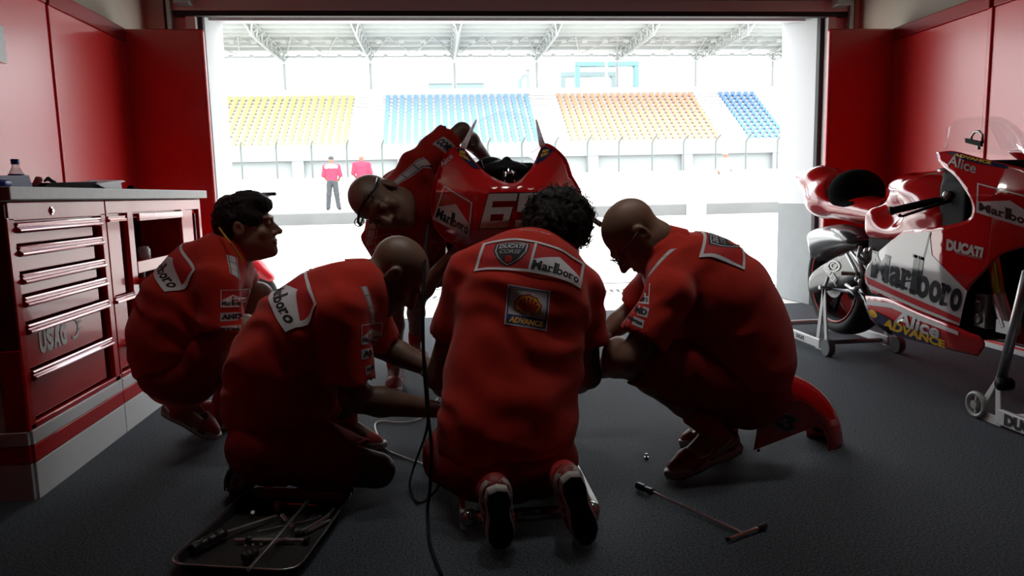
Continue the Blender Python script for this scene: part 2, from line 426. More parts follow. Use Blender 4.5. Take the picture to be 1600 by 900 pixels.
# red partition panels lining the bay
def panel(name, label, lo, hi, rail=None, r=.02):
    t = thing(name, label, 'wall panel', ((lo[0]+hi[0])/2, (lo[1]+hi[1])/2, 0), 'red panels lining the bay')
    m = MB(); m.box(lo, hi); obj('board', m, RED, t, bevel=r, seg=4)
    if rail: m = MB(); m.box(*rail); obj('top_rail', m, REDBAND, t, bevel=.006)
    return t
H = 2.135
panel('partition_panel', 'glossy red end panel between the tool cabinet and the opening', (WX0-.02, PY0, 0), (-1.505, PY0+.045, H), r=.018)
panel('partition_panel', 'glossy red end panel behind the seat of the parked motorcycle', (2.87, PY0, 0), (WX1+.02, PY0+.045, H), r=.018)
for ya, yb, lab in ((-.6, 1.78, 'long glossy red side panel beyond the near end of the tool cabinet'), (1.80, 4.165, 'glossy red side panel behind the worktop with the water bottle'), (4.19, PY0, 'glossy red side panel in the corner past the papers')):
    panel('partition_panel', lab, (WX0-.045, ya, 0), (WX0, yb, H-.09), ((WX0-.05, ya, H-.09), (WX0+.008, yb, H)), r=.006)
ys = PXX(1552, 5, WX1).y
for ya, yb, lab in ((-.6, 1.8, 'glossy red side panel past the handlebars of the parked motorcycle'), (1.82, ys-.012, 'glossy red side panel behind the windscreen of the parked motorcycle'), (ys+.02, PY0, 'glossy red side panel in the corner behind the fuel tank')):
    panel('partition_panel', lab, (WX1, ya, 0), (WX1+.045, yb, H-.09), ((WX1-.008, ya, H-.09), (WX1+.05, yb, H)), r=.006)
m = MB(); m.box((WX1-.012, ys-.012, 0), (WX1+.03, ys+.02, H-.09)); single('cover_strip', m, RED, 'narrow red cover strip over the joint of two panels above the windscreen', 'cover strip', bevel=.006)
# white board on the left panel at the frame edge
a = PXX(6, 42, WX0+.012); b = PXX(6, 98, WX0+.012)
m = MB(); m.box((WX0, a.y-.5, b.z), (WX0+.012, a.y, a.z)); single('notice_board', m, mat('white_board', (.75, .77, .78), rough=.35), 'small white notice board fixed on the red wall above the cabinet', 'notice board', bevel=.003)
# ceiling lamps over the work bay (their glints show on the fairings)
LAMP = mat('lamp_diffuser', (.9, .9, .9), rough=.5, emit=(1, .97, .92), es=LAMP_E)
BULB = mat('lamp_bulb', (.9, .9, .9), rough=.5, emit=(1, .97, .92), es=LAMP_B)
LBOD = mat('lamp_housing', (.6, .6, .6), rough=.4)
LAMPS = []
for i, x in enumerate((-.6, .3, 1.2, 2.3)):
    for j, y in ((1, 2.5),):
        lab = ('round ceiling lamp nearest the wall with the tool cabinet', 'round ceiling lamp above the kneeling person with curly hair', 'round ceiling lamp above the squatting person with glasses', 'round ceiling lamp above the front of the parked motorcycle')[i]
        t = thing('ceiling_lamp', lab, 'ceiling lamp', (x, y, 3.24), 'round ceiling lamps')
        m = MB(); m.lathe((x, y, 3.3), (0, 0, -1), [(.10, 0), (.10, .05), (.085, .06), (.08, .045)], n=24)
        for s in (-1, 1): m.lathe((x+s*.15, y, 3.3), (0, 0, -1), [(.05, 0), (.05, .05), (.036, .06), (.034, .05)], n=20)
        m.box((x-.2, y-.03, 3.27), (x+.2, y+.03, 3.3)); obj('housing', m, LBOD, t, smooth=False)
        for s in (-1, 1): m = MB(); m.lathe((x+s*.15, y, 3.252), (0, 0, -1), [(.034, 0), (.03, .008), (.015, .013), (.001, .014)], n=18); obj('bulb', m, BULB, t, smooth=True)
        m = MB(); m.lathe((x, y, 3.252), (0, 0, -1), [(.079, 0), (.074, .006), (.05, .010), (.001, .012)], n=24); obj('diffuser', m, LAMP, t, smooth=True)
        LAMPS.append((x, y))
        ld = bpy.data.lights.new('ceiling_lamp_light', 'AREA'); ld.shape = 'DISK'; ld.size = .16; ld.energy = LAMP_W*(.9, 1.25, 1, .35)[i]; ld.color = (1, .96, .9); ld.spread = math.radians(LAMP_S)
        lo = bpy.data.objects.new('ceiling_lamp_light', ld); COL.objects.link(lo); lo.location = (0, 0, -.012); lo.parent = t

BASEW = mat('baseboard_white', (.6, .6, .6), rough=.4)
m = MB(); m.box((WX1-.03, -.6, 0), (WX1-.0125, PY0, .075)); struct('baseboard_right', m, BASEW, bevel=.004)
m = MB(); m.box((WX1-.032, -.6, .035), (WX1-.03, PY0, .048)); struct('trim_7', m, RED)
# ================================================================ pit lane, pit wall, grandstand
m = MB()
ys_ = [5.95, 8, 16, 24, 40, 140]; zs_ = [-.005, -.005, .07, .15, .3, .3]
vs = []; 
for y, z in zip(ys_, zs_): vs += [(-90, y, z), (110, y, z)]
m.add(vs, [(2*i, 2*i+1, 2*i+3, 2*i+2) for i in range(len(ys_)-1)])
struct('ground', m, CONC)
GR = mat('drain_dark', (.03, .03, .03), rough=.7); RAILG = mat('rail_grey', (.34, .36, .36), rough=.5); FEN = mat('fence_grey', (.10, .125, .115), rough=.6); KERB = mat('kerb_concrete', (.12, .124, .124), rough=.85, var=.08, vscale=1.2)
WC = mat('white_barrier', (.82, .82, .8), rough=.7)
m = MB(); m.box((-4, 7.75, -.02), (6, 8.05, .004)); struct('trim_6', m, mat('channel_concrete', (.3, .31, .31), rough=.85))
t = thing('drain_grate', 'slotted drain channel across the pit lane beyond the opening', 'drain', (1, 7.1, 0))
m = MB(); m.box((-4, 6.98, -.02), (6, 7.26, .003)); obj('channel', m, WC, t)
m = MB()
for k in range(150):
    x = -3.98+k*.066; m.add([(x, 7.02, .006), (x+.034, 7.02, .006), (x+.062, 7.22, .006), (x+.028, 7.22, .006)], [(0, 1, 2, 3)])
obj('slots', m, GR, t, label='dark slots')
# pit wall platform
t = thing('pit_platform', 'long pale concrete platform along the far side of the pit lane', 'platform', (2, 24.6, .1))
m = MB(); m.box((-25, 24, .1), (40, 25.0, .53)); obj('kerb', m, KERB, t, bevel=.03)
m = MB(); m.box((-25, 24.3, .5), (40, 25.12, .6)); obj('deck', m, WC, t, bevel=.02)
xk = PXX  # noqa
a = P(1088, 330, 23.99); m = MB(); m.box((a.x-.35, 23.97, .1), (a.x+.35, 24.02, .53)); obj('hatch', m, RAILG, t, label='grey hatch')
t = thing('pit_wall', 'white concrete pit wall behind the platform with thin railing', 'wall', (2, 25.3, .1))
m = MB(); m.box((-25, 25.25, .1), (40, 25.6, 1.68)); obj('barrier', m, WC, t, bevel=.05)
m = MB()
for z in (1.42, 1.15): m.tube([(-25, 25.2, z), (40, 25.2, z)], .014, n=6)
obj('rail', m, RAILG, t)
for k in range(14):
    m = MB(); x = -11.2+k*2.05; m.tube([(x, 25.2, .58), (x, 25.2, 1.7)], .018, n=6); obj('rail_post', m, RAILG, t)
# debris fence posts with bent tips
for px in (378, 433, 488, 543, 598, 655, 709, 763, 816, 868, 918, 967, 1019, 1068, 1118, 1165, 1214):
    b = P(px, 262, 26); m = MB(); m.tube([(b.x, 26, .3), (b.x, 26, 2.72), (b.x+.03, 25.9, 2.85), (b.x+.1, 25.75, 2.96)], .03, n=6)
    single('fence_post', m, FEN, 'grey debris fence post with bent tip standing behind the white pit wall', 'fence post', 'debris fence posts')
# grandstand building
GW = mat('stand_wall', (.30, .325, .33), rough=.8); GT = mat('stand_terrace', (.62, .62, .61), rough=.85); GRF = mat('stand_roof', (.66, .67, .665), rough=.7); GST = mat('stand_steel', (.36, .385, .385), rough=.5); GTR = mat('stand_truss', (.40, .43, .42), rough=.5)
gs = thing('grandstand', 'long roofed grandstand with coloured seat blocks across the track', 'grandstand', (6, 50, .3))
m = MB(); m.box((-40, 46.3, .3), (60, 47, 4.1)); m.box((-40, 45.9, 3.3), (60, 46.1, 4.2)); obj('front_wall', m, GW, gs)
PIER = mat('stand_pier', (.27, .29, .295), rough=.8)
for x in (-14.5, -8.4, -2, 4, 10, 16.2, 22.3): m = MB(); m.box((x-.35, 45.95, .3), (x+.35, 46.4, 3.4)); obj('wall_pier', m, PIER, gs)
NR = 15; Y0, Y1, Z0, Z1 = 46.1, 52.4, 4.05, 8.15
dy, dz = (Y1-Y0)/NR, (Z1-Z0)/NR
m = MB()
for r in range(NR): m.box((-40, Y0+r*dy, 3.6), (60, Y1+.3, Z0+r*dz))
obj('terrace', m, GT, gs)
for x in (-4.35, 7.7, 19.6):
    m = MB()
    for r in range(NR): m.box((x-.9, Y0+r*dy, Z0+r*dz-.02), (x+.9, Y0+r*dy+.16, Z0+r*dz+.12))
    obj('stair', m, WC, gs)
m = MB(); m.box((-40, 52.4, 7.6), (60, 52.6, 8.45)); obj('rear_parapet', m, GT, gs)
m = MB(); m.box((-40, 43.5, 11.25), (60, 54.4, 11.4)); obj('roof', m, GRF, gs)
for y in (44.2, 45.4, 46.6, 47.8, 49.2, 50.7, 52.3): m = MB(); m.box((-40, y-.06, 11.05), (60, y+.06, 11.26)); obj('purlin', m, GTR, gs)
m = MB(); m.tube([(-40, 54.2, 10.98), (60, 54.2, 10.98)], .07, n=6); obj('eave_tube', m, GST, gs)
for k in range(-1, 9):
    x = -10.4+6*k
    for y in (54, 57.4):
        m = MB(); m.tube([(x, y, .3), (x, y, 11.1)], .11 if y < 55 else .1, n=8); obj('column', m, GST, gs)
    m = MB(); n = 8
    for i in range(n):
        ya, yb = 44.2+i*1.28, 44.2+(i+1)*1.28; yc = (ya+yb)/2
        m.tube([(x-.25, ya, 11.1), (x, yc, 10.5)], .05, n=5); m.tube([(x, yc, 10.5), (x-.25, yb, 11.1)], .05, n=5); m.tube([(x+.25, ya, 11.1), (x, yc, 10.5)], .05, n=5); m.tube([(x, yc, 10.5), (x+.25, yb, 11.1)], .05, n=5)
    m.tube([(x, 44.8, 10.5), (x, 54, 10.5)], .08, n=6); m.tube([(x-.25, 44.2, 11.1), (x-.25, 54.3, 11.1)], .06, n=5); m.tube([(x+.25, 44.2, 11.1), (x+.25, 54.3, 11.1)], .06, n=5)
    obj('truss', m, GTR, gs)
    m = MB()                                 # wind bracing between trusses
    for i in range(4):
        xa, xb = x+.3+1.4*i, x+.3+1.4*(i+1)
        ya, yb = (47.8, 53.6) if i % 2 else (53.6, 47.8)
        m.tube([(xa, ya, 11.0), (xb, yb, 11.0)], .035, n=5)
    for i in range(4): m.box((x+.9+i*1.4, 48.6, 10.82), (x+1.25+i*1.4, 48.8, 11.0)); m.box((x+1.0+i*1.4, 53.3, 10.8), (x+1.3+i*1.4, 53.5, 11.0))
    obj('bracing', m, GTR, gs)
# seats
def seat_mesh():
    m = MB(); n = 6; prof = [(-.20, .0), (-.19, .03), (-.05, .01), (.08, .02), (.13, .06), (.15, .18), (.17, .33)]
    for off in (0, .02):
        pass
    vs = []
    for (y, z) in prof:
        for j in range(n+1):
            u = j/n*2-1; w = .135*(1 if z < .25 else .9); vs.append((u*w, y+.03*u*u*-1, z+.025*u*u+.04))
    k = len(prof); fs = [(i*(n+1)+j, i*(n+1)+j+1, (i+1)*(n+1)+j+1, (i+1)*(n+1)+j) for i in range(k-1) for j in range(n)]
    m.add(vs, fs); m.box((-.03, -.05, -.02), (.03, .05, .06)); return m.mesh('seat')
blocks = [('yellow', -15.4, -5.35, mat('seat_yellow', (.76, .62, .20), rough=.5)), ('light blue', -3.35, 6.75, mat('seat_blue', (.19, .355, .76), rough=.5)), ('orange', 8.6, 18.7, mat('seat_orange', (.80, .33, .20), rough=.5)), ('deep blue', 20.45, 30.5, mat('seat_cobalt', (.15, .29, .72), rough=.5))]  # seat colours paled to stand in for haze and glare over the stand
SEATLAB = {'yellow': 'yellow plastic seat in the yellow grandstand block', 'light blue': 'light blue plastic seat in the grandstand block behind the number motorcycle', 'orange': 'orange plastic seat in the orange grandstand block', 'deep blue': 'deep blue plastic seat in the grandstand block nearest the parked motorcycle'}
_sm = {}
spots = []
for bi, (cn, xa, xb, mt) in enumerate(blocks):
    ns = 21
    for r in range(NR-1):
        for c in range(ns):
            x = xa+.25+c*(xb-xa-.5)/(ns-1)
            if x < -14.3 or x > 23.4: continue
            spots.append((r, bi, x, Y0+r*dy+.22, Z0+r*dz+.02))
spots.sort(key=lambda s: (s[0], abs(s[2]-4)))
proto = {}; rest = {b: MB() for b in range(4)}
base = seat_mesh()
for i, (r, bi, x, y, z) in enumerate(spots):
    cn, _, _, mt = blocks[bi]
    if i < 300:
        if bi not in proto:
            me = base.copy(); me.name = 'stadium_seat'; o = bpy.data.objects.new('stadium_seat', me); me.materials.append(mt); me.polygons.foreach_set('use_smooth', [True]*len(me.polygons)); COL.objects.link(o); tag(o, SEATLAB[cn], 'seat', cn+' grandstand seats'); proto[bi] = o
        else:
            o = proto[bi].copy(); COL.objects.link(o)
        o.location = (x, y, z)
    else:
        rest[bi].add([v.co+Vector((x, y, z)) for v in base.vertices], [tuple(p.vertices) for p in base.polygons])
allm = MB()
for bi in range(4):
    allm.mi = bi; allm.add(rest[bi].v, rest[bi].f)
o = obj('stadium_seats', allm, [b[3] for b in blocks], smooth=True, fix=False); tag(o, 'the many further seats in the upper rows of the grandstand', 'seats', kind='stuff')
# pale cyan portal structures beyond the stand
CY = mat('cyan_steel', (.10, .19, .20), rough=.5); CYL = mat('pale_cyan_steel', (.16, .215, .22), rough=.5)
def portal(label, X0, X1, Zt, Y, w, mt, zb=6):
    t = thing('portal_frame', label, 'portal frame', ((X0+X1)/2, Y, zb))
    m = MB(); m.box((X0, Y-.5, Zt-w), (X1, Y+.5, Zt)); obj('beam', m, mt, t, bevel=.05)
    for x in (X0, X1-w): m = MB(); m.box((x, Y-.5, zb), (x+w, Y+.5, Zt-w)); obj('leg', m, mt, t, bevel=.05)
portal('tall blue-green portal frame rising behind the orange seats', 16.4, 23.9, 15.95, 85, .55, CY)
portal('lower pale blue-green portal frame half behind the tall one', 15.2, 22.0, 15.3, 88, .6, CYL)
def block(name, label, X0, X1, Za, Zb, Y, mt):
    m = MB(); m.box((X0, Y-.6, Za), (X1, Y+.6, Zb)); m.box((X0-.05, Y-.7, Zb-.12), (X1+.05, Y+.7, Zb)); single(name, m, mt, label, 'building', bevel=.03)
block('tower_block', 'low pale cyan block behind the light blue seats', -.45, 5.8, 6, 13.65, 85, CYL)
block('tower_block', 'low pale cyan block at the foot of the portal frames', 13.3, 19.4, 6, 13.55, 90, CYL)
block('mast', 'slim pale cyan mast between blue and orange seats', 10.75, 11.3, 6, 15.1, 85, CYL)
m = MB(); m.prism([(9.75, 85, 6), (10.2, 85, 6), (10.25, 85, 13.9), (10.7, 85, 14.6), (10.4, 85, 14.6), (9.75, 85, 13.9)], (0, .6, 0)); single('mast', m, CYL, 'short pale cyan mast with slanted head beside the slim mast', 'mast')
# ================================================================ tool cabinet
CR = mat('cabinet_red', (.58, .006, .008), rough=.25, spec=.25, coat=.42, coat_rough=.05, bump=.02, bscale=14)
CW = mat('cabinet_white', (.78, .79, .79), rough=.35)
CB = mat('cabinet_black', (.008, .008, .008), rough=.5)
CHR = mat('chrome', (.7, .71, .72), rough=.13, metal=1)
LIP = mat('drawer_lip', (.46, .03, .035), rough=.14, coat=1., coat_rough=.05, metal=.15)
WTOP = mat('worktop_laminate', (.33, .34, .33), rough=.4, var=.06, vscale=30)
FX = -1.395; TB0, TBS, TB1 = 2.525, 3.228, 4.47
cb = thing('tool_cabinet', 'long red and white tool cabinet with seven drawers and open bays', 'tool cabinet', (-1.7, 3.5, 0))
m = MB()
m.box((WX0+.01, TB0, .0), (FX-.25, TB1, 1.0)); m.box((FX-.3, TB0, .0), (FX-.012, TBS-.003, .25)); m.box((FX-.3, TBS+.003, 0), (FX-.012, TB1, .25)); m.box((FX-.3, TB0, .93), (FX-.02, TB1, 1.0)); m.box((FX-.3, TBS-.02, .2), (FX-.03, TBS+.02, 1.)); m.box((FX-.3, TB0, .2), (FX-.05, TB0+.02, 1.0))
m.box((FX-.3, 3.47, .2), (FX-.03, 3.5, .99)); m.box((FX-.3, 4.16, .2), (FX-.03, 4.19, .99)); m.box((FX-.3, TB1-.02, .2), (FX-.03, TB1, .99))
obj('carcass', m, CR, cb, bevel=.004)
m = MB()                                    # side skin
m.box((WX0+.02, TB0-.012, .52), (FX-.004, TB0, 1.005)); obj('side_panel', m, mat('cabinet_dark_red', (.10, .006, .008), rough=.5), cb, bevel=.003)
m = MB(); m.box((WX0+.02, TB0-.014, .19), (FX-.075, TB0, .518)); obj('side_panel', m, CW, cb, bevel=.003, label='white side panel')
m = MB(); m.box((FX-.073, TB0-.014, .24), (FX-.002, TB0, .52)); obj('corner_post', m, CR, cb, bevel=.003)
for z0, z1, mt, l in ((0, .128, CW, 'white plinth'), (.131, .190, CR, 'red stripe'), (.192, .24, CW, 'white stripe')):
    m = MB(); m.box((WX0+.02, TB0-.016, z0), (FX-.006, TB0, z1)); obj('side_plinth', m, mt, cb, bevel=.002, label=l)
    for ya, yb in ((TB0-.004, TBS-.003), (TBS+.003, TB1)):
        m = MB(); m.box((FX-.01, ya, z0), (FX+.004, yb, z1)); obj('plinth', m, mt, cb, bevel=.002, label=l)
# face frame
m = MB()
for ya, yb in ((TB0-.01, TB0+.034), (TBS-.048, TBS-.003), (TBS+.003, TBS+.02), (3.44, 3.505), (4.14, 4.205), (4.43, TB1)): m.box((FX-.022, ya, .24), (FX, yb, .96))
m.box((FX-.022, TB0, .948), (FX, TBS-.003, 1.012)); m.box((FX-.022, TBS+.003, .955), (FX, TB1, 1.012)); m.box((FX-.022, TB0, .24), (FX, TBS, .262)); m.box((FX-.022, TBS, .24), (FX, TB1, .262))
obj('face_frame', m, CR, cb, bevel=.004)
m = MB(); m.box((FX-.002, 2.79, .962), (FX+.004, 2.803, .992)); m.tube([(FX, 2.797, .978), (FX+.008, 2.797, .978)], .009); obj('lock', m, CHR, cb, bevel=.002)
zs = [.941, .862, .768, .690, .596, .436, .264]
for i in range(6):
    m = MB(); zt, zb = zs[i]-.012, zs[i+1]+.008
    m.box((FX-.03, TB0+.036, zb), (FX-.014, 3.13, zt)); d = obj('drawer', m, CR, cb, bevel=.003)
    m = MB(); z = zs[i]
    m.prism([(FX-.016, 2.563, z-.03), (FX+.004, 2.563, z-.034), (FX+.016, 2.563, z-.026), (FX+.014, 2.563, z-.02), (FX+.003, 2.563, z-.012), (FX+.008, 2.563, z-.004), (FX+.004, 2.563, z+.002), (FX-.016, 2.563, z+.0)], (0, .605, 0))
    obj('handle', m, LIP, d, bevel=.0015, label='polished pull lip')
    if i == 4:
        art = Art(); art.letters([('U', 1, 1), ('S', 1, 1), ('A', 1, 1), ('G', 1, 1)], 0, 0, .19, .075, 0, bold=.06, shear=.0)
        pts = [(.245+.036*math.cos(a), .042+.036*math.sin(a)) for a in [math.radians(q) for q in range(-120, 80, 15)]]
        art.strip(pts, .012, 0, 1);  art.strip([(.272, .058), (.31, .060)], .006, 0, 1); art.strip([(.275, .03), (.31, .032)], .006, 0, 1)
        bv = bvh_of(MB().box((FX-.03, TB0+.036, zb), (FX-.014, 3.13, zt)).mesh())
        decal('logo', art, [mat('logo_grey', (.50, .48, .47), rough=.4)], bv, (FX, 2.652, .485), (0, 1, 0), (0, 0, 1), (1, 0, 0), d, step=.05)
# right unit: narrow door column with knob, open bays, narrow column
for za, zb in ((.62, .935),): pass
m = MB(); m.box((FX-.03, TBS+.02, .60), (FX-.012, 3.385, .925)); dd = obj('door', m, CR, cb, bevel=.003)
for z in (.938,): m = MB(); m.prism([(FX-.016, 3.24, z-.02), (FX+.012, 3.24, z-.016), (FX+.01, 3.24, z-.006), (FX+.002, 3.24, z-.004), (FX+.006, 3.24, z+.006), (FX-.016, 3.24, z+.006)], (0, .17, 0)); obj('handle', m, LIP, dd, bevel=.0015)
m = MB(); m.box((FX-.03, TBS+.02, .275), (FX-.012, 3.385, .565)); dd = obj('door', m, CR, cb, bevel=.003)
m = MB(); m.prism([(FX-.016, 3.24, .565), (FX+.014, 3.24, .57), (FX+.012, 3.24, .582), (FX+.002, 3.24, .584), (FX+.006, 3.24, .598), (FX-.016, 3.24, .598)], (0, .2, 0)); obj('handle', m, LIP, dd, bevel=.0015)
m = MB(); m.lathe((FX-.012, 3.325, .37), (1, 0, 0), [(.006, 0), (.007, .02), (.018, .03), (.022, .042), (.016, .052), (.001, .054)], n=20); obj('knob', m, CHR, dd, smooth=True)
m = MB(); m.lathe((FX-.012, 3.4, .375), (1, 0, 0), [(.006, 0), (.007, .02), (.018, .03), (.022, .042), (.016, .052), (.001, .054)], n=20); obj('knob', m, CHR, dd, smooth=True)
m = MB(); m.box((FX-.24, 3.5, .25), (FX-.23, 4.17, .96)); m.box((FX-.24, 3.5, .62), (FX-.06, 4.17, .63)); obj('bay_lining', m, CB, cb)
m = MB(); m.box((FX-.20, 3.505, .700), (FX, 4.14, .712)); m.box((FX-.012, 3.505, .672), (FX+.002, 4.14, .728)); obj('shelf', m, CR, cb, bevel=.003)
m = MB(); m.box((FX-.20, 3.52, .632), (FX+.06, 4.13, .638)); m.box((FX+.048, 3.52, .62), (FX+.06, 4.13, .65)); m.box((FX-.1, 3.515, .62), (FX+.055, 3.522, .65)); obj('tray', m, CR, cb, bevel=.002)
m = MB(); m.box((FX-.05, 3.56, .935), (FX+.004, 4.15, .95)); m.box((FX-.008, 3.56, .915), (FX+.006, 4.15, .95)); obj('flap', m, LIP, cb, bevel=.003)
m = MB(); m.box((FX-.03, 4.205, .62), (FX-.014, 4.36, .955)); obj('door', m, CR, cb, bevel=.003)
m = MB(); m.box((FX-.01, 4.2, .70), (FX+.012, 4.43, .72)); obj('handle', m, LIP, cb, bevel=.002)
m = MB(); m.box((WX0+.005, TB0-.025, 1.018), (FX+.028, TB1+.05, 1.062)); m.box((WX0+.005, TB0-.02, 1.012), (FX-.01, TB1+.03, 1.019))
single('worktop', m, WTOP, 'long grey worktop lying on the red tool cabinet', 'worktop', bevel=.004)
# things in the open bay
G1 = mat('dull_plastic', (.18, .19, .2), rough=.4); G2 = mat('pale_plastic', (.5, .52, .55), rough=.4)
def jar(y, z, r, h, label, mt, x=FX-.10):
    m = MB(); m.lathe((x, y, z), (0, 0, 1), [(r*.9, 0), (r, .005), (r, h*.8), (r*.8, h*.86), (r*.8, h)], n=18); single('spray_can' if h > .09 else 'tape_roll', m, mt, label, 'can' if h > .09 else 'tape', smooth=True)
jar(3.60, .712, .022, .055, 'small pale tub at the near end of the open shelf', G2)
jar(3.85, .712, .03, .065, 'bright tape roll at the far end of the open shelf', G2)
jar(3.74, .712, .028, .12, 'dark spray can in the middle of the open shelf', G1, FX-.16)
t = thing('work_torch', 'small work torch tilted on the open shelf', 'torch', (FX-.1, 3.55, .712))
m = MB(); m.tube([(FX-.1, 3.54, .715), (FX-.1, 3.57, .80)], .02, n=12); obj('grip', m, CB, t)
m = MB(); m.box((-.02, -.03, -.02), (.02, .035, .02), Matrix.Translation((FX-.09, 3.595, .815)) @ Matrix.Rotation(.5, 4, 'X')); obj('head', m, G2, t, bevel=.005)
jar(3.66, .638, .02, .05, 'small grey tub on the pulled out tray', G1, FX-.05)
# things on the worktop
ZT = 1.062
def wp(px, py, x): return PXX(px, py, x)
PAPER = mat('white_paper', (.82, .84, .9), rough=.6); BLK = mat('black_folder', (.008, .008, .009), rough=.85, spec=.1); LIL = mat('lilac_card', (.22, .23, .34), rough=.6)
BOT = mat('bottle_plastic', (.75, .8, .85), rough=.06, trans=.85, ior=1.2, alpha=.55); CAPB = mat('blue_cap', (.01, .03, .28), rough=.35)
X = -1.62; a = wp(27, 285, X); k = .00195*1.9
t = thing('water_bottle', 'clear plastic water bottle with dark blue cap behind the lilac folder', 'bottle', (X, a.y, ZT))
m = MB(); m.lathe((X, a.y, ZT), (0, 0, 1), [(.024, 0), (.028, .006), (.028, .05), (.026, .06), (.017, .078), (.0125, .088), (.0125, .1)], n=20); obj('body', m, BOT, t, smooth=True)
m = MB(); m.lathe((X, a.y, ZT+.096), (0, 0, 1), [(.0145, 0), (.0145, .018), (.012, .02)], n=18); obj('cap', m, CAPB, t, label='dark blue cap')
m = MB(); m.lathe((X, a.y, ZT+.008), (0, 0, 1), [(.0285, 0), (.0285, .05)], n=20, caps=False); obj('label_band', m, mat('band_blue', (.02, .03, .12), rough=.4), t)
X = -1.5; a = wp(2, 276, X); b = wp(52, 293, X)
m = MB(); zt = wp(30, 273, X).z; m.prism([(X, b.y-.26, ZT), (X, b.y, ZT), (X, b.y-.018, zt), (X, b.y-.26, zt-.008)], (-.05, 0, 0)); single('box_file', m, LIL, 'lilac box file standing on the worktop before the water bottle', 'box file', bevel=.002)
X = -1.45; c = wp(11, 291, X); m = MB(); m.tube([(X, c.y-.05, ZT+.013), (X, c.y+.004, ZT+.013)], [.012, .013], n=14); m.sphere((X, c.y+.004, ZT+.013), .013); single('marker_cap', m, CAPB, 'blue marker pen cap lying before the lilac box file', 'marker', smooth=True)
X = -1.5
def stack(pts, d, name, label, cat, mt, X=-1.48):
    q = [wp(x, y, X) for x, y in pts]; m = MB(); m.prism(q, (-d, 0, 0)); return single(name, m, mt, label, cat, bevel=.001)
def onz(pts): return pts
stack([(67, 296.5), (163, 296.5), (163, 291), (150, 289), (68, 290)], .16, 'folder', 'black folder lowest in the pile on the worktop', 'folder', BLK)
stack([(72, 290), (150, 289), (152, 284), (120, 284.5), (74, 286)], .15, 'folder', 'black folder uppermost in the pile on the worktop', 'folder', BLK)
stack([(158, 296), (191, 296), (189, 285), (152, 287)], .13, 'paper_sheet', 'fanned white papers at the end of the black folders', 'paper', PAPER)
m = MB(); q = [wp(x, y, -1.47) for x, y in ((151, 287), (190, 281.5), (197, 283), (165, 294))]; m.prism(q, (-.12, 0, .004)); single('paper_sheet', m, PAPER, 'single white sheet sliding off the top of the papers', 'paper')
q = wp(76, 284, -1.5); m = MB(); m.tube([(-1.5, q.y-.03, q.z+.002), (-1.5, q.y, q.z+.012), (-1.5, q.y+.02, q.z+.004), (-1.5, q.y+.05, q.z)], [.004, .008, .007, .004], n=8); single('pliers', m, BLK, 'small black pliers lying on top of the folders', 'pliers')
q = wp(57, 290, -1.52); m = MB(); m.tube([(-1.52, q.y-.02, ZT), (-1.52, q.y+.02, ZT+.035), (-1.52, q.y+.035, ZT+.04)], [.012, .014, .006], n=10); single('glove', m, mat('red_cloth', (.3, .03, .03), rough=.8), 'crumpled red cloth beside the lilac box file', 'cloth', smooth=True)
q = wp(205, 294, -1.5); m = MB(); m.lathe((-1.5, q.y, ZT), (0, 0, 1), [(.02, 0), (.022, .01), (.012, .02), (.005, .022)], n=14); single('lens_cap', m, BLK, 'small dark cap alone past the papers', 'cap', smooth=True)
# ================================================================ people
SKIN = mat('skin', (.22, .115, .075), rough=.5, var=.08, vscale=25, bump=.08, bscale=300)
SKIND = mat('skin_tanned', (.165, .095, .065), rough=.45, var=.08, vscale=25, bump=.08, bscale=300)
SHIRT = mat('red_shirt_cloth', (.50, .020, .008), rough=.85, spec=.2, var=.06, vscale=60, bump=.25, bscale=900, sheen=.15)
SHORT = mat('red_short_cloth', (.26, .010, .010), rough=.85, spec=.2, var=.08, vscale=40, bump=.2, bscale=700)
SOCK = mat('red_sock', (.35, .012, .015), rough=.95)
SHOER = mat('shoe_red', (.22, .010, .012), rough=.55); SHOEW = mat('shoe_white', (.42, .41, .39), rough=.5); SHOEB = mat('shoe_black', (.012, .012, .013), rough=.7)
HAIRM = mat('dark_hair', (.010, .007, .006), rough=.6, spec=.25, bump=.5, bscale=250)
STUB = mat('shaved_scalp', (.16, .10, .07), rough=.42)
CLW = mat('badge_white', (.66, .64, .67), rough=.7); CLR = mat('badge_red', (.46, .012, .012), rough=.7); CLK = mat('badge_black', (.012, .012, .014), rough=.7)
CLB = mat('badge_blue', (.03, .05, .20), rough=.7); CLY = mat('badge_yellow', (.80, .40, .03), rough=.7); CLG = mat('badge_stripe', (.47, .45, .50), rough=.75)
BADGE = [CLW, CLR, CLK, CLB, CLY, CLG]
GLASS = mat('spectacle_frame', (.01, .01, .01), rough=.3)
YEL = mat('yellow_piping', (.6, .3, .02), rough=.7)
def unit(v): return Vector(v).normalized()
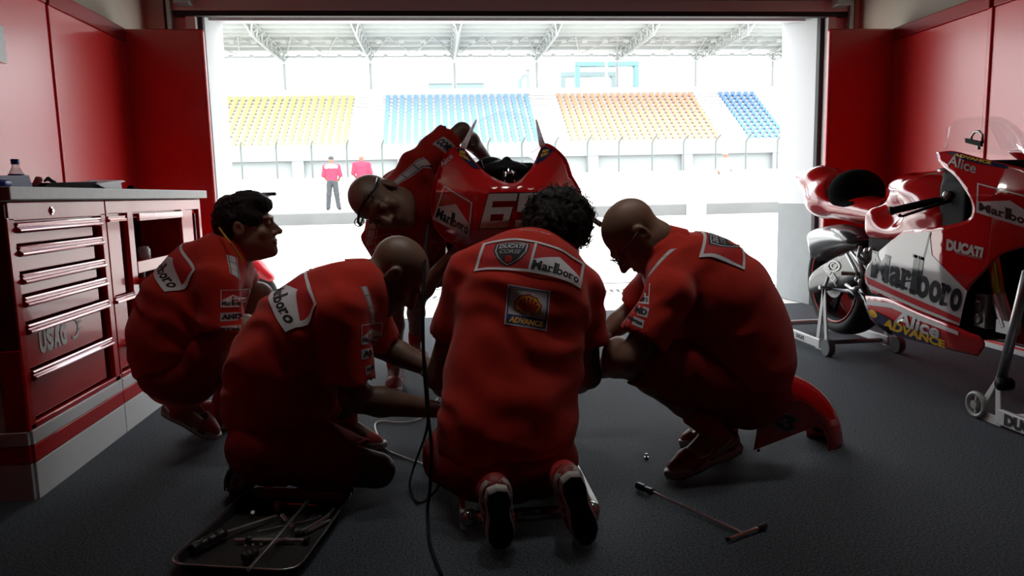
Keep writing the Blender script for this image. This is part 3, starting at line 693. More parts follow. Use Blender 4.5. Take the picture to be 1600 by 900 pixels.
def head_sdf(S, c, up, fwd, sc=1., nb=None, nr=.062):
    c, u, f = Vector(c), unit(up), unit(fwd); f = (f-u*f.dot(u)).normalized(); r = f.cross(u); AX = [r, f, u]
    L = lambda x, y, z: c+(r*x+f*y+u*z)*sc
    e = lambda x, y, z, a, b, d, k=.03, mode='u': S.ell(L(x, y, z), (a*sc, b*sc, d*sc), AX, k=k*sc, mode=mode)
    e(0, -.016, .032, .076, .098, .086); e(0, .035, -.045, .058, .062, .078); e(0, .048, -.088, .040, .040, .032); S.ell(L(0, .080, -.104), .017*sc, k=.02*sc)
    e(0, .02, -.06, .066, .05, .05)
    e(0, .084, .024, .050, .016, .012, k=.015)
    for s in (-1, 1):
        e(s*.033, .102, .004, .017, .014, .011, k=.012, mode='s'); e(s*.032, .083, .003, .0125, .0125, .0125, k=.004)
        S.ell(L(s*.048, .066, -.03), (.016*sc,)*3, k=.02*sc)
        S.ell(L(s*.0115, .100, -.036), .0085*sc, k=.006*sc)
        e(s*.079, -.012, -.008, .009, .021, .032, k=.008); e(s*.090, -.010, -.004, .008, .012, .018, k=.006, mode='s')
    S.cone(L(0, .088, .012), L(0, .116, -.030), .007*sc, .012*sc, k=.012*sc)
    e(0, .094, -.062, .024, .010, .006, k=.006); e(0, .092, -.073, .020, .010, .006, k=.005); e(0, .104, -.0675, .022, .006, .0015, k=.003, mode='s')
    if nb is not None: S.cone(L(0, -.03, -.07), nb, nr*sc, nr*1.12*sc, k=.035*sc)
    return L
def hand_sdf(S, w, d, n, s, curl=.5, sc=1., thumb=.6, spread=.10):
    """w wrist, d finger direction, n palm direction, s thumb side"""
    w = Vector(w); d = unit(d); n = unit(n); n = (n-d*n.dot(d)).normalized(); s0 = d.cross(n); s = s0 if s0.dot(Vector(s)) > 0 else -s0
    AX = [d, s, n]
    S.cone(w-d*.05*sc, w+d*.02*sc, .026*sc, .026*sc, k=.02*sc, flat=n, fs=.75)
    S.box(w+d*.052*sc, (.044*sc, .040*sc, .014*sc), AX, rd=.013*sc, k=.016*sc)
    S.ell(w+d*.03*sc+s*.028*sc+n*.008*sc, (.03*sc, .016*sc, .015*sc), AX, k=.012*sc)
    for i, (o, l) in enumerate(((.031, .074), (.0105, .083), (-.0105, .077), (-.031, .060))):
        p = w+d*.090*sc+s*o*sc; a = 0; q = d+s*(o*spread/.03); q.normalize()
        for j, fr in enumerate((.45, .32, .25)):
            a += curl*(.75 if j == 0 else 1.0)
            v = q*math.cos(a)+n*math.sin(a); p2 = p+v*l*fr*sc*1.05
            S.cone(p, p2, (.0088-.0007*j)*sc, (.0082-.0007*j)*sc, k=.004*sc); p = p2
    p = w+d*.022*sc+s*.034*sc; v = (d*.6+s*.75+n*.25).normalized()
    for j, l in enumerate((.040, .034, .026)):
        p2 = p+v*l*sc; S.cone(p, p2, (.0115-.001*j)*sc, (.0105-.001*j)*sc, k=.005*sc); p = p2
        v = (v*(1-.25*thumb)+d*.25*thumb+n*.22*thumb).normalized()
def limb(S, pts, rs, k=.02):
    S.chain(pts, rs, k=k)
def lerp(a, b, t): return Vector(a)*(1-t)+Vector(b)*t
def body_mesh(d):
    """continuous skin: torso core, arms, legs at 8 mm; head and hands finer, fused at neck and wrists"""
    S = Sdf(); T = d['torso']; fl = d['flat']
    for i in range(len(T)-1): S.cone(T[i][0], T[i+1][0], T[i][1]*.78, T[i+1][1]*.78, k=.05, flat=fl, fs=T[i][2]*.95)
    for s in ('L', 'R'):
        sh, el, wr = d['sh'+s], d['el'+s], d['wr'+s]; m = d.get('mus', 1.)
        S.cone(lerp(T[0][0], sh, .3), sh, .07, .062, k=.05)
        S.chain([sh, lerp(sh, el, .45), el], [.056*m, .050*m, .041*m], k=.02)
        S.chain([el, lerp(el, wr, .3), wr], [.041*m, .043*m, .026*m], k=.02)
        hp, kn, an = d['hip'+s], d['kn'+s], d['an'+s]
        S.chain([hp, lerp(hp, kn, .5), kn], [.088, .076, .056], k=.03)
        ax = unit(Vector(an)-Vector(kn)); bk = d.get('calf'+s)
        bk = unit(bk) if bk is not None else ax.orthogonal()
        S.chain([kn, lerp(kn, an, .3)+bk*.012, lerp(kn, an, .65), an], [.054, .055*m, .042, .034], k=.02)
        S.cone(an, lerp(an, d['toe'+s], .6), .034, .03, k=.02)
    body = S.mesh(.009, smooth=2)
    H = Sdf(); L = head_sdf(H, d['hc'], d['hu'], d['hf'], d.get('hs', 1.), T[0][0]); head = H.mesh(.0042, smooth=2)
    hands = []
    for s in ('L', 'R'):
        if d.get('hd'+s) is not None:
            Q = Sdf(); hand_sdf(Q, d['wr'+s], *d['hd'+s], curl=d.get('curl'+s, .55)); hands.append(Q.mesh(.0032, smooth=1))
    return join([body, head]+hands), L
def cloth_disp(amp, seed, dirv=(0, 0, 1), fr=24.):
    dv = A(dirv)/np.linalg.norm(A(dirv))
    def fn(p):
        n = vnoise(p, 7., seed); n2 = vnoise(p, 3.2, seed+3)
        w = (p@dv)*fr*6.28/6+n*2.2+n2*2.5
        return amp*(np.abs(np.sin(w))**1.5-.35)*(.35+.65*np.clip(n2+.45, 0, 1)) + amp*.6*vnoise(p, 14., seed+9)
    return fn
def shoe(root, an, heel, toe, upv, side_label, stripe=True):
    """an ankle; heel / toe points on the sole plane; upv = sole normal towards the ankle"""
    f = unit(Vector(toe)-Vector(heel)); u = Vector(upv); u = (u-f*u.dot(f)).normalized(); r = f.cross(u)
    M = Matrix(((r.x, f.x, u.x, heel[0]), (r.y, f.y, u.y, heel[1]), (r.z, f.z, u.z, heel[2]), (0, 0, 0, 1)))
    ln = (Vector(toe)-Vector(heel)).length; k = ln/.29
    S = Sdf()
    S.chain([(0, .045*k, .055), (0, .12*k, .05), (.004, .20*k, .036), (.006, .245*k, .030)], [.037, .037, .040, .030], k=.03, flat=(0, 0, 1), fs=.98)
    al = M.inverted() @ Vector(an)
    top = Vector((0, .055*k, .055)).lerp(al, min(1, .075/max(.001, (al-Vector((0, .055*k, .055))).length)))
    S.cone((0, .055*k, .05), top, .039, .040, k=.025); S.cone((0, .10*k, .07), (0, .15*k, .06), .026, .024, k=.03)
    S.cut((0, 0, .012), (0, 0, -1)); d = top-Vector((0, .055*k, .05)); S.cut(top+d.normalized()*.012, d, R=.1)
    up = S.mesh(.005, smooth=2); bv = bvh_of(up)
    pr = []
    for z, g in ((0, -.006), (.006, 0), (.02, .002), (.026, -.002)):
        ring = []
        for (x, y) in ((0, 0), (.028, .012), (.036, .05), (.033, .12), (.042, .19), (.040, .235), (.026, .275), (.004, .29), (-.022, .275), (-.036, .235), (-.038, .19), (-.031, .12), (-.035, .05), (-.027, .012)):
            c = Vector((x, y*k-.145*k, 0)); L0 = c.length; c = c*((L0+g)/L0); ring.append(Vector((c.x, c.y+.145*k, z+max(0, y-.22)*.12)))
        pr.append(ring)
    n = 14; ms = MB(); ms.add([p for q in pr for p in q], [(i*n+j, i*n+(j+1) % n, (i+1)*n+(j+1) % n, (i+1)*n+j) for i in range(3) for j in range(n)]+[tuple(range(3*n, 4*n))])
    mk = MB(); mk.add([p+Vector((0, 0, -.004)) for p in pr[0]]+[p for p in pr[0]], [tuple(reversed(range(n)))]+[(j, (j+1) % n, (j+1) % n+n, j+n) for j in range(n)])
    for y in (.04, .08, .17, .205, .24): mk.box((-.026, y*k-.006, -.008), (.026, y*k+.006, -.003))
    up.transform(M); o = obj('shoe', up, SHOER, root, fix=False)
    me = ms.mesh(); me.transform(M); obj('midsole', me, SHOEW, o, smooth=False, bevel=.004, label='white midsole')
    me = mk.mesh(); me.transform(M); obj('outsole', me, SHOEB, o, label='black tread')
    if stripe:
        for s in (-1, 1):
            art = Art(); art.strip([(.03*k, .065), (.075*k, .052), (.13*k, .028)], .013, 0); art.strip([(.06*k, .075), (.11*k, .055), (.165*k, .03)], .011, 0); art.strip([(.0, .04), (.03, .04), (.06, .03)], .016, 0); art.strip([(.22*k, .03), (.27*k, .026)], .02, 0); art.strip([(.13*k, .075), (.15*k, .05), (.19*k, .055)], .006, 0)
            dm = project(art, bv, (0, 0, 0), (0, 1, 0), (0, 0, 1), (s, 0, 0), step=.012, off=.001, rng=.12)
            dm.transform(M); obj('stripe', dm, [SHOEW], o, fix=False)
        la = Art()
        for i in range(5): la.strip([(-.018, .10*k+i*.016), (.018, .106*k+i*.016)], .006, 0)
        dm = project(la, bv, (0, 0, 0), (1, 0, 0), (0, 1, 0), (0, 0, 1), step=.01, off=.002, rng=.2); dm.transform(M); obj('laces', dm, [SHOEW], o, fix=False)
    return o
# ---- badge artwork
def art_chevron(w, h, border=True, shear=0):
    a = Art(); t = min(w, h)*.045
    a.rect(0, 0, w, h, 1, 0)
    a.poly([(0, 0), (w, 0), (w, .36*h), (.5*w, .72*h), (0, .36*h)], 0, 1)
    a.marlboro(.03*w, .09*h, .94*w, .27*h, 2, 2)
    if border: a.strip([(0, 0), (w, 0), (w, h), (0, h)], t, 0, 2, closed=True)
    return a
def art_text(w, h, t, bold=.06): return Art().rect(0, 0, w, h, 5, 0).text(t, .06*w, .2*h, .88*w, .6*h, 2, 1, bold=bold)
def shield(a, x, y, w, h, L=1):
    pt = lambda q: [(x+u*w, y+v*h) for u, v in q]
    o = [(.0, .96), (.25, 1.), (.5, .97), (.75, 1.), (1, .96), (1., .62), (.86, .3), (.66, .1), (.5, 0), (.34, .1), (.14, .3), (0, .62)]
    i = [(.5+(u-.5)*.9, .52+(v-.52)*.9) for u, v in o]; j = [(.5+(u-.5)*.82, .53+(v-.53)*.82) for u, v in o]
    a.poly(pt(o), 2, L); a.poly(pt(i), 5, L+1); a.poly(pt(j), 2, L+2)
    a.text('DUCATI', x+.14*w, y+.70*h, .72*w, .17*h, 5, L+3, bold=.05, shear=.2); a.text('CORSE', x+.2*w, y+.49*h, .60*w, .15*h, 5, L+3, bold=.0, shear=.2)
    a.disc(x+.5*w, y+.28*h, .11*w, .13*h, 1, L+3)
    return a
def art_back(w, h):
    """two framed panels: crest at one end, chevron at the other"""
    a = Art(); t = .010; m = .5*w
    a.rect(0, 0, m, h, 1, 0); shield(a, .12*w, .08*h, .33*w, .84*h, 1)
    c = art_chevron(m, h, border=False)
    for vs, fs, mi, ly in c.l: a.l.append(([(x+m, y) for x, y in vs], fs, mi, ly))
    a.strip([(0, 0), (w, 0), (w, h), (0, h)], t, 0, 4, closed=True); a.strip([(m, 0), (m, h)], t*.8, 0, 4)
    return a
def art_shell(w, h):
    a = Art(); a.rect(0, 0, w, h, 0, 0); t = w*.03
    a.strip([(t*1.6, t*1.6), (w-t*1.6, t*1.6), (w-t*1.6, h-t*1.6), (t*1.6, h-t*1.6)], t, 3, 1, closed=True)
    a.rect(t*1.2, t*1.2, w-t*1.2, .27*h, 3, 1); a.text('ADVANCE', .09*w, .07*h, .82*w, .15*h, 4, 2, bold=.05, shear=.25)
    cx, cy, R = .5*w, .52*h, .30*w
    def fan(s): 
        pts = [(cx-.16*w*s, cy-.17*h*s), (cx-.16*w*s, cy-.10*h*s)]
        for i in range(0, 13):
            an = math.radians(205-230*i/12); rr = R*s*(1+.05*math.cos(i*PI)); pts.append((cx+rr*math.cos(an), cy+rr*math.sin(an)*.92))
        return pts+[(cx+.16*w*s, cy-.10*h*s), (cx+.16*w*s, cy-.17*h*s)]
    a.poly(fan(1.08), 1, 1); a.poly(fan(.95), 4, 2)
    for i in range(7):
        an = math.radians(160-140*i/6); a.strip([(cx+.06*w*math.cos(an), cy-.12*h), (cx+.255*w*math.cos(an), cy-.02*h+.235*w*math.sin(an))], .008, 1, 3)
    return a
def art_stripe(l, w):
    a = Art(); a.rect(0, 0, l, w, 0, 0); a.rect(0, w*.10, l, w*.17, 2, 1); a.rect(0, w*.83, l, w*.90, 2, 1)
    for q in (.3, .66): a.rect(l*q, w*.17, l*(q+.02), w*.83, 2, 1)
    return a
def back_patch(so, bv, centre, upd, right, N, w=.34, h=.125):
    U = unit(right); V = unit(upd); V = (V-U*V.dot(U)).normalized()
    return decal('back_badge', art_back(w, h), BADGE, bv, Vector(centre)-U*w/2-V*h/2, U, V, N, so)
def shift(a, dx, dy):
    for i, (vs, fs, mi, ly) in enumerate(a.l): a.l[i] = ([(x+dx, y+dy) for x, y in vs], fs, mi, ly)
    return a
def quad_decal(name, art, w, h, bv, pll, plr, pul, Y, N, parent, mats=None, **kw):
    """lay artwork so that its lower left, lower right and upper left corners show at the three photo points"""
    a, b, c = P(*pll, Y), P(*plr, Y), P(*pul, Y)
    return decal(name, art, mats or BADGE, bv, a, (b-a)/w, (c-a)/h, N, parent, **kw)
def make_person(d):
    root = thing('person', d['label'], 'person', d['loc'], d.get('group'))
    bm, L = body_mesh(d)
    obj('body', bm, d.get('skin', SKIN), root, fix=False)
    T = d['torso']; fl = d['flat']
    # shirt
    S = Sdf()
    for i in range(len(T)-1): S.cone(T[i][0], T[i+1][0], T[i][1], T[i+1][1], k=.06, flat=fl, fs=T[i][2])
    for s in ('L', 'R'):
        sh, el = Vector(d['sh'+s]), Vector(d['el'+s]); q = lerp(sh, el, d.get('slv', .62))
        S.cone(lerp(T[0][0], sh, .35), sh, .082, .075, k=.06); S.cone(sh, q, .074, d.get('slr', .078), k=.035)
    for e in d.get('blobs', []): S.ell(*e)
    for s in ('L', 'R'):
        sh, el = Vector(d['sh'+s]), Vector(d['el'+s]); q = lerp(sh, el, d.get('slv', .62)); ax = (el-sh).normalized()
        S.cut(q, ax, c=q+ax*.07, R=.098); S.cone(q-ax*.035, q+ax*.1, .058, .066, k=.004, mode='s')
    if 'hem' in d: S.cut(*d['hem'])
    sm = S.mesh(.0085, cloth_disp(d.get('fold', .007), d.get('seed', 1), d.get('folddir', (0, .3, 1))), smooth=1, name='shirt')
    d['bv'] = bvh_of(sm)
    so = obj('shirt', sm, SHIRT, root, fix=False)
    # collar: a stand-up ring around the neck
    nb = Vector(T[0][0]); ax = unit(Vector(d['hc'])-nb); c0 = nb+ax*d.get('colh', .005); m = MB(); u = ax.orthogonal().normalized(); w = ax.cross(u)
    bk = unit(Vector(d['hf'])*-1); n = 28; vs = []
    cr = d.get('colr', .078)
    for (r, h) in ((cr*1.12, -.03), (cr*1.0, .012), (cr*.90, .036), (cr*.86, .034), (cr*.90, .0)):
        for j in range(n):
            a = 2*PI*j/n; dd = u*math.cos(a)+w*math.sin(a); vs.append(c0+dd*r+ax*(h+.014*dd.dot(bk)*(h > 0)))
    m.add(vs, [(i*n+j, i*n+(j+1) % n, (i+1)*n+(j+1) % n, (i+1)*n+j) for i in range(4) for j in range(n)])
    obj('collar', m, SHIRT, so, smooth=True)
    # shorts
    S = Sdf(); pv = T[-1]
    S.ell(pv[0], (pv[1]*1.0, pv[1]*.85, pv[1]*.9), k=.05) if 'pel' not in d else S.ell(*d['pel'])
    for s in ('L', 'R'):
        hp, kn = Vector(d['hip'+s]), Vector(d['kn'+s]); q = lerp(hp, kn, d.get('shl', .84)); ax = (kn-hp).normalized()
        S.chain([hp, lerp(hp, kn, .5), q], [.115, .104, .092], k=.05)
    for s in ('L', 'R'):
        hp, kn = Vector(d['hip'+s]), Vector(d['kn'+s]); q = lerp(hp, kn, d.get('shl', .84)); ax = (kn-hp).normalized()
        S.cut(q, ax, c=q+ax*.075, R=.11); S.cone(q-ax*.05, q+ax*.1, .078, .082, k=.004, mode='s')
    obj('shorts', S.mesh(.009, cloth_disp(.007, d.get('seed', 1)+40, (1, .5, .2)), smooth=1), SHORT, root, fix=False)
    for s in ('L', 'R'):
        an, kn = Vector(d['an'+s]), Vector(d['kn'+s]); m = Sdf(); m.chain([lerp(an, kn, .24), lerp(an, kn, .08), an], [.050, .044, .042], k=.02); m.cut(lerp(an, kn, .25), kn-an, R=.12)
        obj('sock', m.mesh(.006), SOCK, root, fix=False)
        shoe(root, an, d['he'+s], d['toe'+s], d['up'+s], s)
    return root, so, L
PEOPLE = {}
# ---------------- kneeling man, back to the camera
Y = 2.3
d = dict(label='person with curly dark hair kneeling with back turned, badges on red shirt', loc=(.15, 2.1, 0), seed=3, flat=(0, 1, .25),
  torso=[(P(846, 396, 2.42), .072, .85), (P(824, 430, 2.38), .155, .74), (P(818, 480, 2.32), .205, .66), (P(803, 590, 2.24), .200, .64), (P(791, 680, 2.17), .200, .66), (P(790, 725, 2.14), .175, .75)],
  shL=P(735, 428, 2.38), shR=P(907, 452, 2.40), elL=P(684, 590, 2.44), elR=P(920, 588, 2.42), wrL=P(715, 622, 2.72), wrR=P(870, 610, 2.78),
  hipL=P(745, 715, 2.18), hipR=P(845, 715, 2.18), knL=(-.02, 2.55, .07), knR=(.36, 2.58, .07), anL=(.145, 1.985, .15), anR=(.345, 1.985, .17), calfL=(0, 0, 1), calfR=(0, 0, 1),
  heL=(.135, 1.865, .21), toeL=(.145, 1.915, .0), upL=(-.1, 1, .2), heR=(.335, 1.865, .235), toeR=(.395, 1.905, .0), upR=(-.2, 1, .3),
  hc=P(874, 366, 2.50), hu=(.22, .60, .76), hf=(.28, .68, -.66), slv=.60, fold=.008, folddir=(.35, 0, 1), slr=.08,
  hdL=((.3, 1, .2), (0, 0, -1), (1, 0, 0)), hdR=((-.3, 1, .2), (0, 0, -1), (-1, 0, 0)), colr=.088, colh=-.004,
  pel=(P(790, 720, 2.17), (.205, .17, .12), None, .05), hem=((.15, 2.1, P(790, 748, 2.12).z), (0, -.1, -1)))
r, so, L = make_person(d); PEOPLE['A'] = r
N = (0, -1, .25)
quad_decal('back_badge', art_back(.34, .125), .34, .125, d['bv'], (744, 432), (900, 463), (757, 374), 2.3, (-.05, -1, .55), so)
quad_decal('back_badge', art_shell(.13, .125), .13, .125, d['bv'], (781, 508), (843, 518), (788, 449), 2.3, (0, -1, .2), so)

a_ = Art().text('DUCATI TEAM', 0, 0, .12, .018, 5, 1, bold=.03, shear=.3)
quad_decal('collar_lettering', a_, .12, .018, d['bv'], (808, 377), (858, 387), (810, 370), 2.35, (0, -.7, .8), so)
# curly hair: noisy cap plus loose curls
def curly(root, L, sc, seed):
    S = Sdf(); ax = [L(1, 0, 0)-L(0, 0, 0), L(0, 1, 0)-L(0, 0, 0), L(0, 0, 1)-L(0, 0, 0)]
    S.ell(L(0, -.035, .035), (.118, .115, .108), ax, k=.03); S.ell(L(0, -.085, -.03), (.085, .055, .07), ax, k=.04); S.ell(L(0, .11, -.06), (.07, .07, .09), ax, k=.02, mode='s')
    hm = S.mesh(.0055, lambda p: .013*np.abs(vnoise(p, 55, seed))+.010*vnoise(p, 28, seed+1)-.006, smooth=0); rn = random.Random(seed)
    m = MB(); c = L(0, -.03, .03); bm = [v.co.copy() for v in hm.vertices]
    for i in range(420):
        p = rn.choice(bm); o = (p-c).normalized(); t = o.cross(Vector((rn.uniform(-1, 1), rn.uniform(-1, 1), rn.uniform(-1, 1)))).normalized(); b = o.cross(t); R = rn.uniform(.005, .011); pts = []
        h = rn.uniform(.004, .02); ph = rn.uniform(0, 6); tn = rn.uniform(.8, 1.7)
        for k in range(9):
            a = ph+k/8*2*PI*tn; pts.append(p+o*(h*k/8)+(t*math.cos(a)+b*math.sin(a))*R)
        m.tube(pts, .0011, n=4, caps=False)
    ho = obj('hair', hm, HAIRM, root, fix=False); obj('loose_curls', m, HAIRM, ho, smooth=True, fix=False)
curly(r, L, 1, 5)
# ---------------- bald man kneeling in profile, working to the right
d = dict(label='bald person kneeling in profile beside the tool tray, reaching forward in red shirt', loc=(-.7, 2.45, 0), seed=11, flat=(.45, .25, .85), mus=1.12, skin=SKIND,
  torso=[(P(566, 440, 2.47), .085, .85), (P(535, 478, 2.47), .150, .85), (P(484, 522, 2.47), .180, .80), (P(447, 582, 2.47), .185, .80), (P(432, 640, 2.47), .165, .9), (P(432, 670, 2.47), .15, .95)],
  shL=P(575, 478, 2.66), shR=P(535, 488, 2.32), elL=P(595, 540, 2.74), elR=P(553, 622, 2.30), wrL=P(688, 583, 2.68), wrR=P(683, 640, 2.42),
  hipL=P(420, 675, 2.58), hipR=P(415, 690, 2.38), knL=P(535, 590, 2.75), knR=P(590, 735, 2.36), anL=P(540, 662, 2.85), anR=(-.78, 2.42, .075), calfR=(0, 0, 1), calfL=(-1, 0, 0),
  heL=(-.52, 2.88, 0), toeL=(-.23, 2.82, 0), upL=(0, 0, 1), heR=(-.86, 2.42, .16), toeR=(-.90, 2.46, -.10), upR=(1, 0, .4),
  hc=P(620, 428, 2.50), hu=(.80, .05, .58), hf=(.56, .03, -.83), hs=1.05, slv=.80, fold=.008, folddir=(.8, .2, .6), slr=.083,
  hdL=((1, .1, -.1), (0, 0, -1), (0, 1, 0)), hdR=((1, .15, .05), (0, 0, -1), (0, 1, 0)), colr=.078, colh=-.008,
  pel=(P(432, 690, 2.47), (.16, .2, .125), None, .05))
d['heR'] = P(366, 722, 2.42); d['toeR'] = P(352, 768, 2.46); d['toeR'].z = .02; d['upR'] = (1, 0, .5); d['anR'] = P(405, 738, 2.42)
r, so, L = make_person(d); PEOPLE['B'] = r
NS = (.15, -1, .1)
back_patch(so, d['bv'], P(452, 440, 2.44), (.80, 0, .55), (0, -1, -.12), (-.62, -.1, .75))
quad_decal('sleeve_badge', art_chevron(.085, .065), .085, .065, d['bv'], (564, 536), (600, 536), (564, 507), 2.3, NS, so)
quad_decal('sleeve_badge', art_text(.085, .036, 'AMD'), .085, .036, d['bv'], (564, 559), (600, 555), (563, 544), 2.3, NS, so)
quad_decal('sleeve_badge', art_text(.075, .03, 'Bridgestone'), .075, .03, d['bv'], (571, 583), (602, 573), (570, 570), 2.3, NS, so)
quad_decal('shoulder_stripe', art_stripe(.16, .035), .16, .035, d['bv'], (582, 490), (565, 440), (592, 484), 2.3, (.2, -.75, .65), so)
# ---------------- dark haired man squatting in profile by the cabinet
YC = 2.95
d = dict(label='person with short dark hair squatting in profile beside the red tool cabinet', loc=(-1.1, 2.95, 0), seed=21, flat=(.55, .15, .8),
  torso=[(P(352, 392, YC), .085, .85), (P(330, 430, YC), .150, .85), (P(300, 480, YC), .185, .8), (P(281, 532, YC), .185, .82), (P(278, 572, YC), .16, .9), (P(281, 588, YC), .13, .95)],
  shL=P(372, 438, 3.16), shR=P(340, 442, 2.80), elL=P(392, 520, 3.22), elR=P(352, 560, 2.76), wrL=P(440, 560, 3.2), wrR=P(395, 640, 2.72),
  hipL=P(300, 582, 3.06), hipR=P(300, 584, 2.86), knL=P(405, 462, 3.14), knR=P(385, 515, 2.80), anL=P(345, 640, 3.16), anR=P(280, 640, 2.98), calfL=(-1, 0, 0), calfR=(-1, 0, 0),
  heL=P(300, 660, 3.2), toeL=(-.93, 3.2, 0), upL=(.3, 0, 1), heR=P(250, 640, 3.0), toeR=P(342, 688, 3.02), upR=(.4, -.15, .9),
  hc=P(386, 354, YC), hu=(-.08, 0, 1), hf=(.99, .0, -.02), hs=1.05, slv=.62, fold=.007, slr=.088, folddir=(.5, .2, .8),
  hdL=((1, 0, -.3), (0, 0, -1), (0, -1, 0)), hdR=((.8, 0, -.6), (.5, 0, -1), (0, 1, 0)), colr=.08, colh=.0,
  pel=(P(281, 578, YC), (.15, .19, .115), None, .05), shl=.8)
r, so, L = make_person(d); PEOPLE['C'] = r
back_patch(so, d['bv'], P(283, 410, YC-.02), (.6, 0, .75), (0, -1, -.1), (-.75, -.15, .6))
quad_decal('sleeve_badge', art_chevron(.085, .07), .085, .07, d['bv'], (348, 479), (382, 479), (347, 453), 2.75, NS, so)
quad_decal('sleeve_badge', art_text(.085, .036, 'AMD'), .085, .036, d['bv'], (347, 501), (379, 500), (347, 488), 2.75, NS, so)
quad_decal('sleeve_badge', art_text(.08, .03, 'Bridgestone'), .08, .03, d['bv'], (347, 520), (377, 519), (347, 508), 2.75, NS, so)
quad_decal('shoulder_stripe', art_stripe(.14, .04), .14, .04, d['bv'], (357, 440), (355, 392), (375, 438), 2.8, (.35, -.75, .6), so)
S = Sdf(); ax = [L(1, 0, 0)-L(0, 0, 0), L(0, 1, 0)-L(0, 0, 0), L(0, 0, 1)-L(0, 0, 0)]
S.ell(L(0, -.016, .040), (.086, .110, .094), ax, k=.02); S.ell(L(0, -.07, -.02), (.07, .045, .06), ax, k=.03); S.ell(L(0, .04, .09), (.055, .055, .032), ax, k=.04); S.ell(L(0, .085, .075), (.045, .02, .018), ax, k=.02)
S.ell(L(0, .135, -.02), (.11, .075, .085), ax, k=.012, mode='s')
for s in (-1, 1): S.ell(L(s*.085, -.005, -.03), (.03, .035, .06), ax, k=.01, mode='s')
obj('hair', S.mesh(.0045, lambda p: .010*np.abs(vnoise(p, 60, 4))-.003+.006*vnoise(p, 30, 8), smooth=0), HAIRM, r, fix=False)
nb = Vector(d['torso'][0][0]); pts = [P(342, 356, 2.86), P(360, 380, 2.80), P(380, 408, 2.84)]; m = MB(); m.tube(pts, .004, n=6); obj('collar_piping', m, YEL, so, label='yellow collar edge')
# ---------------- man standing by the motorcycle, bent down sideways
d = dict(label='person with glasses pushed up bending sideways over beside the number motorcycle', loc=(-.2, 3.9, 0), seed=31, flat=(-.3, -.85, .3), skin=SKIND,
  torso=[(P(612, 318, 3.42), .085, .85), (P(636, 316, 3.52), .165, .75), (P(650, 324, 3.67), .19, .72), (P(650, 340, 3.92), .185, .75), (P(645, 365, 4.17), .17, .85), (P(642, 375, 4.27), .16, .9)],
  shL=P(650, 262, 3.46), shR=P(592, 372, 3.40), elL=P(722, 205, 3.57), elR=P(648, 470, 3.30), wrL=P(765, 255, 3.77), wrR=P(700, 405, 3.18),
  hipL=P(690, 385, 4.27), hipR=P(635, 385, 4.17), knL=P(650, 470, 4.37), knR=P(615, 480, 3.98), anL=(-.16, 4.45, .10), anR=(-.25, 3.80, .10), calfL=(0, 1, 0), calfR=(0, 1, 0),
  heL=(-.19, 4.53, 0), toeL=(-.10, 4.26, 0), upL=(0, 0, 1), heR=(-.25, 3.88, 0), toeR=(-.25, 3.61, 0), upR=(0, 0, 1),
  hc=P(594, 316, 3.22), hu=(-.90, -.25, .30), hf=(.25, -.72, -.55), hs=1.20, slv=.70, fold=.008, slr=.088, folddir=(.6, .1, .5),
  hdL=((.5, 1, -.2), (0, 0, -1), (1, 0, 0)), hdR=((.55, -.2, .7), (1, 0, 0), (0, -1, 0)), colr=.085, colh=-.02,
  pel=(P(645, 378, 4.24), (.165, .17, .15), None, .05), shl=.55)
r, so, L = make_person(d); PEOPLE['D'] = r
quad_decal('shoulder_stripe', art_stripe(.24, .055), .24, .055, d['bv'], (622, 294), (668, 244), (610, 284), 3.36, (-.3, -.75, .6), so)
quad_decal('shoulder_stripe', art_stripe(.15, .045), .15, .045, d['bv'], (567, 384), (570, 346), (588, 384), 3.32, (-.3, -1, .1), so)
quad_decal('sleeve_badge', art_chevron(.11, .085), .11, .085, d['bv'], (584, 402), (622, 388), (568, 378), 3.3, (-.2, -1, .1), so)
quad_decal('sleeve_badge', art_text(.09, .05, 'CORSE'), .09, .05, d['bv'], (672, 216), (700, 236), (688, 198), 3.4, (-.2, -.8, .6), so)
m = MB(); S0 = [L(-.078, -.01, .035), L(-.079, .05, .045), L(-.05, .078, .062), L(0, .082, .074), L(.05, .078, .062), L(.079, .05, .045), L(.078, -.01, .035)]
m.tube([Vector(p)+(Vector(p)-L(0, 0, .02)).normalized()*.009 for p in S0], .0065, n=6)
for s in (-1, 1): m.tube([L(s*.05+.02*math.cos(t), .087, .062+.016*math.sin(t)) for t in [i*PI/6 for i in range(13)]], .0025, n=5)
obj('glasses', m, GLASS, r, smooth=True, label='black glasses pushed up on the head')
